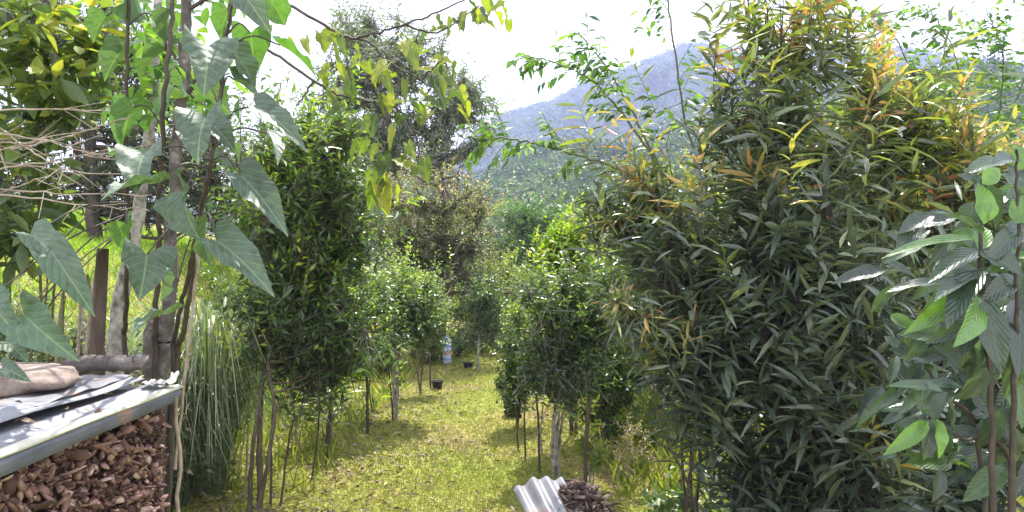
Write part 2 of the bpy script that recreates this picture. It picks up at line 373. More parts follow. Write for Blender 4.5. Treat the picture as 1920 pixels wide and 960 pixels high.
#%%GROUND
def axis(near, far, n1, n2):
    a = np.linspace(0, near, n1); b = near*(far/near)**(np.linspace(0, 1, n2)[1:]); p = np.concatenate([a, b]); return p
xp = axis(12, 1090, 90, 36); xs = np.concatenate([-xp[::-1][:-1], xp]); ysn = axis(24, 1120, 150, 34); ysb = -axis(6, 55, 10, 8)[::-1][:-1]; ys = np.concatenate([ysb, ysn])
X, Y = np.meshgrid(xs, ys); Z = gz(X, Y); nx = len(xs)
v = np.stack([X, Y, Z], -1).reshape(-1, 3)
i, j = np.meshgrid(np.arange(len(ys)-1), np.arange(nx-1), indexing='ij'); a0 = (i*nx+j).ravel()
f = np.stack([a0, a0+1, a0+nx+1, a0+nx], 1)
o = mesh_np('ground', v, f.ravel(), np.full(len(f), 4), M['ground'], smooth=True); tag(o, 'yellow green garden ground with a mown grass path between the rows', kind='structure')

# grass blades
def blades(name, label, x, y, h, w, mat, tint, lean=.5, cat='grass'):
    N = len(x); pos = np.stack([x, y, gz(x, y)-.004], 1)
    d = np.stack([R.normal(0, lean, N), R.normal(0, lean, N), np.ones(N)], 1)
    nr = R.normal(0, 1, (N, 3)); nr[:, 2] = .2
    o = leaves(name, TS, pos, d, nr, h, w, mat, None, .25, tint)
    return tag(o, label, cat, kind='stuff')
N = 290000
y = 4.6+10.5*R.random(N)**1.25; x = R.uniform(-1, 1, N)*(.9+y*.62); k = (x > -3.3) & (x < 5.5); x, y = x[k], y[k]
pn = np.sin(x*1.7+y*.9)+np.sin(y*2.1-x*1.3+2)+.7*np.sin(x*4.2+y*3.7)
pathd = np.abs(x-(-.35-.03*(y-5)))
dry = np.clip((pathd-1.0)*.35, 0, .45)
keep = R.random(len(x)) > np.clip(.15+.18*(pn > 1.2)+dry*.9, 0, .8)
x, y, pn, dry = x[keep], y[keep], pn[keep], dry[keep]
tint = np.clip(.38+.10*pn+dry*.7+R.normal(0, .17, len(x)), 0, 1)
blades('lawn_grass', 'short yellow green grass of the sunny path between the young trees', x, y, .016+.04*R.random(len(x))**1.6, .0034+.003*y/6, M['grass'], tint, .6)
N = 60000
x = R.uniform(-14, -2.6, N); y = R.uniform(4.4, 20, N)
blades('bank_grass', 'bright green long grass covering the bank on the left', x, y, .08+.16*R.random(N), .010+.010*R.random(N), M['bankgrass'], np.clip(R.normal(.5, .25, N), 0, 1), .5)
N = 13000
x = np.where(R.random(N) < .7, R.uniform(.75, 4.5, N), R.uniform(-3.2, -1.4, N)); y = R.uniform(5.6, 12.5, N); k = R.random(N) < np.where(x > 0, 1, .35); x = x[k]; y = y[k]; N = len(x)
blades('tall_weed_grass', 'pale yellow tall weedy grass behind the right row of trees', x, y, .08+.22*R.random(N), .008+.008*R.random(N), M['weed'], np.clip(R.normal(.6, .25, N), 0, 1), .45)
N = 4200
y = R.uniform(4.6, 13, N); x = R.normal(0, 1, N)*.9; x = np.where(R.random(N) < .6, -1.6+x*.7, 1.2+x*.8)
pos = np.stack([x, y, gz(x, y)+.012+.02*R.random(N)], 1); d = R.normal(0, 1, (N, 3)); d[:, 2] *= .25; nr = R.normal(0, .35, (N, 3))+np.array([0, 0, 1])
o = leaves('leaf_litter', TS, pos, d, nr, .05+.04*R.random(N), .022, M['litter'], None, .2); tag(o, 'scattered dry brown leaves fallen under the young trees', 'leaf litter', kind='stuff')

#%%FAR
# forested hill ---------------------------------------------------
def hillz(x, y):
    # near hill across the valley
    u = 960+x/np.maximum(y, 1)*F
    ridge = np.interp(u, [-400, 400, 800, 880, 1000, 1150, 1300, 1500, 1700, 1800, 1920, 2500], [330, 350, 350, 335, 285, 275, 250, 215, 165, 120, 115, 60])
    top = (480-ridge)/F*210
    t = np.clip((y-60)/(210-60), 0, 1.25)
    n = np.array([noise.noise(Vector((a/28, b/28, 3.1))) for a, b in zip(x.ravel(), y.ravel())]).reshape(x.shape)
    zz = -1.3+(top+1.3-4)*(t**1.1)+n*5*t
    return np.where(t > 1, zz-(t-1)*60, zz)
xs = np.linspace(-260, 300, 110); ys = np.linspace(55, 245, 60); X, Y = np.meshgrid(xs, ys); Z = hillz(X, Y); nx = len(xs)
i, j = np.meshgrid(np.arange(len(ys)-1), np.arange(nx-1), indexing='ij'); a0 = (i*nx+j).ravel(); f = np.stack([a0, a0+1, a0+nx+1, a0+nx], 1)
o = mesh_np('hill', np.stack([X, Y, Z], -1).reshape(-1, 3), f.ravel(), np.full(len(f), 4), M['mount'], smooth=True); tag(o, 'wooded hillside across the valley in front of the blue mountain', kind='structure')

def forest(name, label, cx, cy, cz, rad, nq, size, mat):
    n = len(cx); d = nrmz(R.normal(size=(n, nq, 3))); d[..., 2] = np.abs(d[..., 2])*1.1-.25
    r = rad[:, None]*(.75+.35*R.random((n, nq)))
    # lumpy crown
    lump = 1+.25*np.sin(d[..., 0]*5+cx[:, None])*np.sin(d[..., 1]*5+cy[:, None])+.2*np.sin(d[..., 2]*7+cx[:, None]*3)
    c = np.stack([cx, cy, cz], 1)[:, None]
    pos = c+d*(r*lump)[..., None]*np.array([1, 1, 1.1])
    pos = pos.reshape(-1, 3); dd = nrmz(d.reshape(-1, 3)*.4+R.normal(0, .7, (n*nq, 3))); nr = d.reshape(-1, 3)+R.normal(0, .5, (n*nq, 3))
    tint = np.clip(np.repeat(R.normal(.42, .27, n), nq)+R.normal(0, .12, n*nq), 0, 1)
    S = np.repeat(rad, nq)*size*(.6+.8*R.random(n*nq))
    o = leaves(name, TS, pos-dd*S[:, None]*.5, dd, nr, S, S*.75, mat, None, .1, tint)
    return tag(o, label, 'forest', kind='stuff')
n = 1300
cy = 70+150*R.random(n)**.7; uu = R.uniform(560, 2050, n); cx = (uu-960)/F*cy; cz = hillz(cx, cy)+1.6
forest('hillside_forest', 'grey green woods covering the nearer hillside', cx, cy, cz, 1.2+3.2*R.random(n)**1.5+.006*cy, 330, .15, M['forest'])

def mountz(x, y):
    u = 960+x/np.maximum(y, 1)*F
    ridge = np.interp(u, [-900, 300, 700, 830, 880, 930, 980, 1040, 1100, 1170, 1230, 1290, 1340, 1420, 1560, 1700, 1900, 2600], [420, 400, 345, 305, 262, 215, 200, 182, 150, 122, 100, 74, 78, 92, 105, 85, 120, 200])
    top = (480-ridge)/F*850
    t = (y-300)/(850-300)
    n = np.array([noise.fractal(Vector((a/130, b/130, 9.1)), .9, 2.1, 5) for a, b in zip(x.ravel(), y.ravel())]).reshape(x.shape)
    n2 = np.array([noise.noise(Vector((a/9, b/9, 1.1))) for a, b in zip(x.ravel(), y.ravel())]).reshape(x.shape)
    tc_ = np.clip(t, 0, 1)
    z = -2+top*tc_**.9+n*26*np.sin(PI*tc_)+n2*2.0
    return np.where(t > 1, z-(t-1)*500, z)
xs = np.linspace(-750, 950, 300); ys = np.linspace(300, 900, 120); X, Y = np.meshgrid(xs, ys); Z = mountz(X, Y); nx = len(xs)
i, j = np.meshgrid(np.arange(len(ys)-1), np.arange(nx-1), indexing='ij'); a0 = (i*nx+j).ravel(); f = np.stack([a0, a0+1, a0+nx+1, a0+nx], 1)
o = mesh_np('mountain', np.stack([X, Y, Z], -1).reshape(-1, 3), f.ravel(), np.full(len(f), 4), M['mount'], smooth=True); tag(o, 'blue hazy wooded mountain rising to a peak behind everything', kind='structure')
n = 6500
cy = R.uniform(420, 865, n); uu = R.uniform(780, 1960, n); cx = (uu-960)/F*cy; cz = mountz(cx, cy)+1
forest('mountain_forest', 'blue hazy woods clothing the far mountain and its ridge', cx, cy, cz, 2.2+3.0*R.random(n), 34, .34, M['forest'])

#%%BACKTREES
plant('feathery_tree', 'tall grey feathery tree against the white sky, behind the hanging yellow leaves', 'tree', gbase(760, 20),
      [E(650, 50, 20, 55, 55, 1.0), E(740, 95, 20, 90, 50, 1.2), E(680, 160, 20, 100, 60, 1.2), E(820, 160, 20, 80, 60, 1.2), E(870, 230, 20, 50, 50, .8), E(700, 250, 20, 130, 70, 1.5), E(790, 270, 20, 80, 60, 1.2)],
      M['feather'], M['pale_bark'], ntwig=2100, per=9, L=.20, W=.05, nstem=3, trunk_r=.14, nlimb=60, twig=.6, spread=50, droop=.45, up=.2, shell=.4)
plant('dark_crowned_tree', 'big dark tree filling the upper left corner behind the heart-leaved plants', 'tree', gbase(200, 13),
      [E(60, 60, 13, 130, 130, 1.2), E(230, 90, 13, 120, 110, 1.2), E(120, 240, 13, 150, 100, 1.2), E(330, 220, 13, 110, 120, 1.2), E(420, 330, 13, 110, 90, 1.), E(270, 330, 13.2, 120, 60, 1.), E(30, 320, 13, 80, 80, 1.)],
      M['dark_tree'], M['bark'], ntwig=2600, per=9, L=.13, W=.05, nstem=2, trunk_r=.12, nlimb=60, twig=.4, droop=.2, shell=.45)
plant('bushy_tree', 'grey green bushy tree half hidden behind the tall dark young tree', 'tree', gbase(560, 16),
      [E(520, 300, 16, 90, 90, 1.2), E(640, 330, 16, 110, 90, 1.2), E(560, 420, 16, 150, 100, 1.5)],
      M['feather'], M['bark'], ntwig=1100, per=9, L=.14, W=.05, nstem=2, trunk_r=.1, nlimb=40, twig=.4, shell=.4)
plant('bronze_tree', 'broad tree with bronze pink leaf tips left of the valley view', 'tree', gbase(830, 13),
      [E(800, 350, 13, 90, 55, .9), E(840, 430, 13, 95, 80, 1.), E(880, 380, 13, 50, 50, .6), E(770, 450, 13, 80, 80, .9), E(850, 520, 13, 80, 60, .8)],
      M['bronze'], M['bark'], ntwig=1900, per=9, L=.075, W=.030, nstem=2, trunk_r=.08, nlimb=50, twig=.22, toptint=.5, shell=.45)
plant('round_green_tree', 'rounded soft green tree standing clear below the wooded hillside', 'tree', gbase(990, 26),
      [E(990, 430, 26, 48, 50, .8), E(1000, 480, 26, 60, 50, .9), E(965, 490, 26, 45, 50, .8)],
      M['round'], M['bark'], ntwig=1300, per=8, L=.15, W=.07, nstem=1, trunk_r=.12, nlimb=30, twig=.3, shell=.35)
plant('tan_tree', 'thin dry tan tree behind the lime topped young tree', 'tree', gbase(1095, 30),
      [E(1090, 430, 30, 50, 60, 1.), E(1120, 480, 30, 50, 50, 1.)],
      M['tan'], M['dry_twig'], ntwig=420, per=6, L=.16, W=.05, nstem=4, trunk_r=.07, nlimb=70, twig=.5, up=1.2, shell=.6)
bk = [(905, 545, 15, 65, 80, 'low leafy tree with yellow green tips beyond the path end'), (960, 560, 18, 60, 80, 'pale green tree directly beyond the end of the path'),
      (1130, 560, 14, 90, 80, 'mid green tree seen between the lime topped tree and the big lance-leaved shrub'), (1260, 560, 12, 110, 90, 'green tree half hidden behind the left edge of the big lance-leaved shrub'),
      (640, 560, 15, 120, 90, 'green tree deep behind the left row of young trees'), (500, 560, 11, 70, 90, 'shaded tree between the weeping grass and the left row')]
for q, (u, v, yy, ru, rv, lab) in enumerate(bk):
    plant('background_tree', lab, 'tree', gbase(u, yy), [E(u, v, yy, ru, rv*.8, .9), E(u-ru*.4, v+rv*.4, yy, ru*.7, rv*.6, .7), E(u+ru*.4, v-rv*.3, yy+.3, ru*.6, rv*.5, .7)],
          [M['weed'], M['citrus2'], M['citrus2'], M['citrus2'], M['citrus2'], M['citrus2']][q], M['bark'], ntwig=650, per=9, L=.10, W=.042, trunk_r=.06, nlimb=25, twig=.28, group='trees beyond the rows', shell=.45)
for q, (u, v, yy, ru, rv, lab) in enumerate([(1240, 400, 9, 90, 100, 'light green loose tree behind the slender open tree'), (1650, 200, 10, 130, 90, 'pale loose tree topping the gap between the two lance-leaved shrubs'), (1420, 420, 11, 170, 170, 'loose green tree behind the middle of the big lance-leaved shrub'), (1700, 430, 12, 190, 150, 'loose green tree behind the yellow topped shrub'),
                                            (1850, 330, 16, 120, 110, 'grey green tree on the right under the wire')]):
    plant('background_tree', lab, 'tree', gbase(u, yy), [E(u, v, yy, ru, rv*.8, 1.2), E(u-ru*.3, v+rv*.6, yy, ru*.9, rv*.6, 1.), E(u+ru*.3, v+rv*.9, yy, ru*.8, rv*.6, 1.)],
          M['citrus2'], M['bark'], ntwig=900, per=9, L=.11, W=.045, trunk_r=.07, nlimb=35, twig=.3, group='trees beyond the rows', shell=.45)
# low shrubs at the end of the path
for q, (u, yy, h, rr, mk, lab) in enumerate([(860, 13.2, .55, .35, 'citrus2', 'low rounded bush just right of the blue and white bag'), (905, 14, .7, .4, 'weed', 'yellowish bush at the far end of the path'), (800, 12.5, .5, .3, 'bronze', 'low brownish bush left of the blue and white bag'),
                                           (950, 13.5, .8, .4, 'citrus', 'dark bush at the right far end of the path'), (740, 11.5, .5, .35, 'bronze', 'brownish low bush among the far stakes')]):
    b = gbase(u, yy); c = np.array([b[0], b[1], b[2]+h*.55])
    plant('low_bush', lab, 'bush', b, [(c, rr, rr, h*.5, 1)], M[mk], M['dark_stem'], ntwig=230, per=8, L=.06, W=.025, nstem=3, trunk_r=.012, nlimb=12, twig=.14, parts=('stem', 'foliage', 'x'), group='low bushes at the end of the path')

#%%ROWS
plant('young_tree', 'tallest dark green young tree at the front of the left row', 'tree', gp(476, 962),
      [E(490, 400, 5.6, 45, 60, .3), E(640, 250, 5.6, 40, 40, .2), E(590, 320, 5.5, 85, 85, .30), E(560, 300, 5.6, 90, 60, .28), E(560, 430, 5.5, 85, 85, .36), E(640, 410, 5.6, 75, 90, .3), E(570, 540, 5.5, 95, 90, .36), E(650, 600, 5.5, 70, 65, .32), E(515, 620, 5.5, 55, 75, .3), E(590, 665, 5.5, 75, 35, .3)],
      M['citrus'], M['bark'], clumps=150, leaders=.35, ntwig=1300, per=12, L=.092, W=.031, tpl=TS, nstem=3, trunk_r=.022, nlimb=90, twig=.26, up=1.0, toptint=.35, shell=.8, group='young trees in the left row',
      young=lambda t: np.clip(.05+.32*(np.sin(t[:, 0]*6.5+.5)*np.sin(t[:, 2]*5+t[:, 1]*4) > .25), 0, 1), ymat=M['lime'])
plant('young_tree', 'leafy young tree behind the tallest one, on a thin dark trunk by a dead stake', 'tree', gp(690, 818),
      [E(680, 560, 7.6, 60, 60, .35), E(700, 630, 7.5, 65, 60, .35), E(650, 660, 7.5, 50, 45, .3)],
      M['citrus'], M['dark_stem'], ntwig=520, per=9, L=.075, W=.03, nstem=1, trunk_r=.018, nlimb=25, twig=.16, group='young trees in the left row', young=lambda t: .1+.7*(np.sin(t[:, 0]*9)*np.sin(t[:, 2]*8) > .3), ymat=M['lime'])
plant('young_tree', 'young tree with pale yellow green top and several grey stems, third in the left row', 'tree', gp(742, 790),
      [E(745, 540, 8.3, 75, 50, .4), E(790, 590, 8.3, 55, 60, .4), E(740, 610, 8.3, 70, 55, .4), E(780, 540, 8.5, 55, 45, .4)],
      M['citrus2'], M['pale_bark'], clumps=0, leaders=.25, ntwig=800, per=10, L=.068, W=.029, nstem=5, trunk_r=.017, nlimb=30, twig=.17, toptint=.6, group='young trees in the left row',
      young=lambda t: np.clip((t[:, 2]-1.35)*1.2, 0, .6), ymat=M['lime'])
plant('young_tree', 'small narrow young tree at the back of the left row beside the black pot', 'tree', gp(790, 735),
      [E(800, 620, 10, 40, 45, .3), E(815, 590, 10, 30, 35, .3)],
      M['citrus2'], M['bark'], ntwig=330, per=8, L=.065, W=.028, nstem=2, trunk_r=.015, nlimb=15, twig=.15, group='young trees in the left row')
plant('young_tree', 'dark slim trunked young tree closing the end of the path', 'tree', gp(895, 692),
      [E(905, 560, 12, 35, 55, .35), E(930, 610, 12, 30, 40, .3), E(900, 620, 12, 35, 35, .3)],
      M['citrus'], M['pale_bark'], ntwig=520, per=8, L=.075, W=.03, nstem=1, trunk_r=.025, nlimb=20, twig=.18)
plant('young_tree', 'pale trunked young tree with dark crown at the front of the right row', 'tree', gp(1042, 893),
      [E(1050, 560, 6.3, 75, 65, .32), E(1100, 610, 6.2, 75, 70, .32), E(1020, 650, 6.2, 60, 70, .3), E(1060, 690, 6.2, 85, 55, .32), E(1130, 540, 6.3, 50, 50, .3)],
      M['citrus'], M['pale_bark'], clumps=0, leaders=.25, ntwig=1050, per=12, L=.07, W=.028, nstem=4, trunk_r=.018, nlimb=60, twig=.22, up=.9, toptint=.4, shell=.8, group='young trees in the right row',
      young=lambda t: .05+0*t[:, 2], ymat=M['lime'])
plant('young_tree', 'young tree with a bright lime green top above the right row', 'tree', gp(1075, 820),
      [E(1065, 450, 7.2, 48, 36, .25, 5), E(1045, 478, 7.2, 42, 28, .22, 4), E(1085, 510, 7.4, 50, 50, .3), E(1040, 500, 7.4, 35, 30, .25), E(1100, 590, 7.4, 50, 60, .3)],
      M['citrus'], M['bark'], clumps=0, ntwig=950, per=8, L=.085, W=.032, tpl=TO, nstem=3, trunk_r=.018, nlimb=24, twig=.16, up=1.3, droop=-.1, group='young trees in the right row',
      young=lambda t: (t[:, 2] > 1.58)*.95, ymat=M['lime'])
plant('young_tree', 'small bushy young tree in a black bag at the path side of the right row', 'tree', gp(968, 800),
      [E(965, 610, 8, 32, 35, .25), E(975, 670, 8, 42, 45, .28), E(985, 730, 8, 45, 35, .28)],
      M['citrus'], M['bark'], ntwig=620, per=8, L=.06, W=.026, nstem=3, trunk_r=.012, nlimb=20, twig=.13, group='young trees in the right row', young=lambda t: .2+.5*(t[:, 2] > 1.0), ymat=M['lime'])
plant('young_tree', 'shaded bush with a dense dark foot behind the thick stake of the right row', 'tree', gp(1130, 850),
      [E(1130, 760, 6.9, 45, 70, .25), E(1150, 690, 6.9, 60, 50, .3), E(1180, 640, 7, 60, 60, .3)],
      M['citrus'], M['bark'], ntwig=700, per=8, L=.07, W=.03, nstem=3, trunk_r=.014, nlimb=25, twig=.14, group='young trees in the right row')

# stakes
def stake(p0, p1, r, label, mat='stake'):
    p0 = np.array(p0); p1 = np.array(p1); root_loc = p0
    mb = MB(); c = curve([p0-np.array([0, 0, .05]), (p0+p1)/2+R.normal(0, .012, 3), p1], 5, .002); tube(mb, c, np.linspace(r*1.1, r*.8, len(c)), 6, .08)
    o = mb.build('wooden_stake', M[mat], origin=p0); tag(o, label, 'stake', 'thin stakes along the rows'); return o
def stk(u0, v0, u1, v1, r, lab, mat='stake'):
    a = gp(u0, v0); b = P(u1, v1, a[1]+.03); stake(a, b, r, lab, mat)
stk(458, 940, 470, 700, .008, 'pale thin stake leftmost of the row, left of the front trunk', 'dry_twig')
stk(508, 952, 512, 745, .008, 'straight thin stake just right of the front left trunk')
stk(524, 950, 552, 775, .008, 'thin stake leaning right, second right of the front left trunk')
stk(582, 902, 600, 740, .008, 'leaning thin stake left of the strappy orchid plant')
stk(704, 782, 694, 700, .008, 'short tilted stake just right of the second trunk on the left')
stk(738, 790, 728, 680, .010, 'dark stake beside the grey stems of the third tree on the left')
stk(808, 725, 806, 640, .012, 'dark upright stake by the black pot on the left')
stk(972, 840, 968, 745, .008, 'short stake leftmost in the right row')
stk(986, 860, 984, 745, .008, 'black stake left of the pale trunk, second in the right row')
stk(1012, 890, 1006, 740, .010, 'brown stake immediately left of the pale trunk')
stk(1096, 942, 1104, 740, .015, 'thick dark brown post right of the pale trunk')
stk(612, 875, 622, 720, .011, 'bark covered stake that carries the strappy orchid plant')
stk(1018, 850, 1018, 760, .008, 'thin grey stake behind the pale trunk', 'dry_twig')

# strappy plant
base = gp(612, 862); root = empty('orchid_plant', (base[0], base[1], base[2]+.25), 'strappy dark green orchid tied to a stake in the left row', 'plant')
mb = MB(); n = 44
t = R.random(n)*.38; pos = np.stack([base[0]+.02*R.normal(size=n)+t*.12, np.full(n, base[1]), base[2]+.22+t], 1)
an = R.random(n)*2*PI; d = np.stack([np.cos(an)*.9, np.sin(an)*.5, .35+.3*R.random(n)], 1)
leaves('leaf_blades', TL, pos, d, np.tile([0, 0, 1.], (n, 1))+R.normal(0, .2, (n, 3)), .17+.12*R.random(n), .022, M['citrus'], root, .45)
tube(mb, [base+np.array([0, 0, .1]), base+np.array([.03, 0, .4]), base+np.array([.05, 0, .62])], [.014, .01, .005], 6)
mb.build('stem', M['dark_stem'], root)

# black pots and bags -------------------------------------------------
M['pot'] = noise_mat('black_plastic', [(.3, (.012, .012, .014)), (.7, (.03, .03, .034))], 6, rough=.45, bump=.1)
M['soil'] = noise_mat('pot_soil', [(.3, (.03, .02, .015)), (.7, (.09, .06, .045))], 40, bump=1)
def pot(loc, r, h, label, bag=False):
    root = empty('plant_pot', loc, label, 'pot', 'black pots beside the path')
    seg = 20; V = []; loc = np.array(loc)
    prof = [(.72, 0), (.86, .5), (.98, .93), (1.1, .94), (1.1, 1.0), (.96, 1.0), (.92, .86)] if not bag else [(.8, 0), (1.02, .3), (.95, .6), (1.05, .9), (.98, 1.), (.9, .97), (.85, .85)]
    for a, b in prof:
        for k in range(seg):
            an = 2*PI*k/seg; w = 1+(.06*math.sin(an*5+b*7) if bag else 0); V.append(loc+np.array([math.cos(an)*r*a*w, math.sin(an)*r*a*w, b*h]))
    fs = [(i*seg+k, i*seg+(k+1) % seg, (i+1)*seg+(k+1) % seg, (i+1)*seg+k) for i in range(len(prof)-1) for k in range(seg)]+[tuple(reversed(range(seg)))]
    mb = MB(); mb.add(V, fs); mb.build('pot_wall', M['pot'], root, True)
    mb = MB(); mb.add([loc+np.array([math.cos(2*PI*k/seg)*r*.93, math.sin(2*PI*k/seg)*r*.93, h*.88]) for k in range(seg)], [tuple(range(seg))]); mb.build('soil', M['soil'], root)
pot(gp(820, 726), .075, .11, 'round black pot at the left edge of the path')
pot(gp(940, 733), .085, .10, 'low black pot at the right edge of the path, far end')
pot(gp(960, 775), .09, .17, 'tall black nursery bag under the small bushy tree of the right row', True)
pot(gp(878, 690), .08, .09, 'dark pot standing in the grass where the path ends')

# blue and white bag on a post
b = gp(838, 684)
m, nt, out = mat_new('printed_plastic'); L = nt.links.new
tc = nt.nodes.new('ShaderNodeTexCoord'); sp = nt.nodes.new('ShaderNodeSeparateXYZ'); L(tc.outputs['Generated'], sp.inputs[0])
nz = nt.nodes.new('ShaderNodeTexNoise'); nz.inputs['Scale'].default_value = 7; L(tc.outputs['Generated'], nz.inputs['Vector'])
ad = nt.nodes.new('ShaderNodeMath'); ad.operation = 'MULTIPLY_ADD'; L(nz.outputs['Fac'], ad.inputs[0]); ad.inputs[1].default_value = .10; L(sp.outputs[2], ad.inputs[2])
r = ramp(nt, [(0, (.55, .62, .75)), (.18, (.60, .66, .80)), (.24, (.18, .28, .55)), (.36, (.62, .68, .82)), (.50, (.55, .30, .36)), (.62, (.62, .66, .82)), (.74, (.20, .32, .68)), (.86, (.30, .45, .75)), (1, (.65, .74, .85))]); L(ad.outputs[0], r.inputs[0])
bs = nt.nodes.new('ShaderNodeBsdfPrincipled'); bs.inputs['Roughness'].default_value = .35; L(r.outputs[0], bs.inputs['Base Color']); L(bs.outputs[0], out.inputs['Surface']); M['print'] = m
root = empty('plastic_bottle', b, 'pale blue and white printed bottle upright at the left far end of the path', 'bottle')
mb = MB(); seg = 18; prof = [(.8, 0), (1, .03), (1, .25), (.93, .30), (1, .35), (1, .68), (.92, .72), (1, .77), (.96, .84), (.7, .91), (.38, .95), (.36, .97)]
V = [np.array(b)+np.array([math.cos(2*PI*k/seg)*.072*a, math.sin(2*PI*k/seg)*.072*a, z*.42]) for a, z in prof for k in range(seg)]
mb.add(V, [(i*seg+k, i*seg+(k+1) % seg, (i+1)*seg+(k+1) % seg, (i+1)*seg+k) for i in range(len(prof)-1) for k in range(seg)]+[tuple(reversed(range(seg)))]); mb.build('bottle_wall', M['print'], root, True)
M['cap'] = noise_mat('cap_plastic', [(.3, (.35, .5, .8)), (.7, (.45, .6, .85))], 3, rough=.4, bump=0)
mb = MB(); tube(mb, [np.array(b)+[0, 0, .405], np.array(b)+[0, 0, .435]], [.03, .03], 14); mb.build('cap', M['cap'], root)

#%%RIGHT
bigA = [E(1500, 900, 4.2, 170, 70, .4), E(1400, 860, 4.2, 80, 80, .35), E(1640, 880, 4.3, 120, 90, .4), E(1270, 420, 4.4, 90, 100, .4), E(1260, 620, 4.3, 60, 50, .3), E(1590, 60, 4.7, 60, 60, .3), E(1500, 30, 4.6, 80, 90, .4), E(1400, 60, 4.6, 50, 50, .3), E(1450, 190, 4.4, 120, 90, .4), E(1560, 270, 4.5, 100, 110, .4), E(1330, 190, 4.5, 60, 60, .3), E(1640, 160, 4.7, 60, 60, .3), E(1350, 90, 4.6, 40, 40, .2), E(1420, 350, 4.3, 150, 110, .5), E(1500, 480, 4.2, 230, 130, .55),
        E(1330, 560, 4.2, 120, 110, .45), E(1480, 640, 4.1, 230, 130, .55), E(1340, 700, 4.1, 110, 90, .4), E(1500, 800, 4.2, 170, 120, .5), E(1620, 760, 4.3, 150, 150, .5), E(1600, 560, 4.3, 160, 130, .5)]
plant('lance_leaved_shrub', 'huge dark shrub with long narrow leaves and bronze tips filling the right half', 'shrub', gbase(1520, 4.4), bigA, M['lance'], M['dark_stem'],
      clumps=0, leaders=.28, lvar=.9, ntwig=850, per=14, L=.21, W=.036, tpl=TL, nstem=18, trunk_r=.015, nlimb=110, twig=.36, spread=62, droop=.22, bend=.28, up=1.7, shell=.85, toptint=.45,
      young=lambda t: np.clip((t[:, 2]-2.05)*.8, 0.035, .75), ymat=M['young_lance'], parts=('stem', 'foliage', 'young_leaves'))
bigB = [E(1800, 880, 5.2, 140, 90, .4), E(1890, 500, 5.4, 90, 120, .4), E(1880, 700, 5.4, 90, 120, .4), E(1640, 200, 5.2, 70, 60, .4), E(1650, 190, 5.0, 70, 50, .35), E(1690, 240, 5.0, 110, 70, .5), E(1790, 260, 5.0, 110, 60, .5), E(1850, 300, 5.1, 80, 60, .4), E(1660, 360, 5.1, 130, 90, .5), E(1790, 420, 5.2, 130, 100, .5), E(1850, 350, 5.3, 90, 80, .4), E(1760, 560, 5.2, 170, 130, .5), E(1800, 740, 5.3, 170, 140, .5)]
plant('lance_leaved_shrub', 'lower shrub with yellow and orange young leaves right of the huge dark one', 'shrub', gbase(1760, 5.3), bigB, M['lance'], M['dark_stem'],
      clumps=0, leaders=.2, lvar=.9, ntwig=720, per=13, L=.20, W=.038, tpl=TL, nstem=10, trunk_r=.014, nlimb=70, twig=.34, spread=62, droop=.12, bend=.26, up=1.5, shell=.85, toptint=.5,
      young=lambda t: np.clip((t[:, 2]-1.75)*1.3, 0.03, .85), ymat=M['young_lance'], parts=('stem', 'foliage', 'young_leaves'))
# side sprays at the left edge of the big shrub
plant('lance_leaved_shrub', 'arching brownish spray of long leaves crossing in front of the valley view', 'shrub', gbase(1290, 4.7),
      [E(1150, 400, 4.6, 75, 55, .25), E(1200, 350, 4.6, 70, 50, .25), E(1240, 440, 4.6, 80, 60, .3), E(1290, 500, 4.6, 60, 60, .3)],
      M['lance'], M['dark_stem'], clumps=0, ntwig=120, per=10, L=.17, W=.028, tpl=TL, nstem=3, trunk_r=.013, nlimb=14, twig=.18, spread=60, droop=.25, bend=.25, up=.2, toptint=.6,
      young=lambda t: .22+0*t[:, 2], ymat=M['young_lance'], parts=('stem', 'foliage', 'young_leaves'))
plant('lance_leaved_shrub', 'low side shoot with a few yellow leaves reaching over the pale trunked tree', 'shrub', gbase(1300, 4.0),
      [E(1190, 590, 4.0, 75, 35, .15), E(1240, 640, 4.0, 80, 60, .2)],
      M['lance'], M['dark_stem'], ntwig=60, per=8, L=.15, W=.024, tpl=TL, nstem=2, trunk_r=.011, nlimb=8, twig=.15, spread=55, droop=.2, bend=.2, up=.1,
      young=lambda t: .4+0*t[:, 2], ymat=M['young_lance'], parts=('stem', 'foliage', 'young_leaves'))

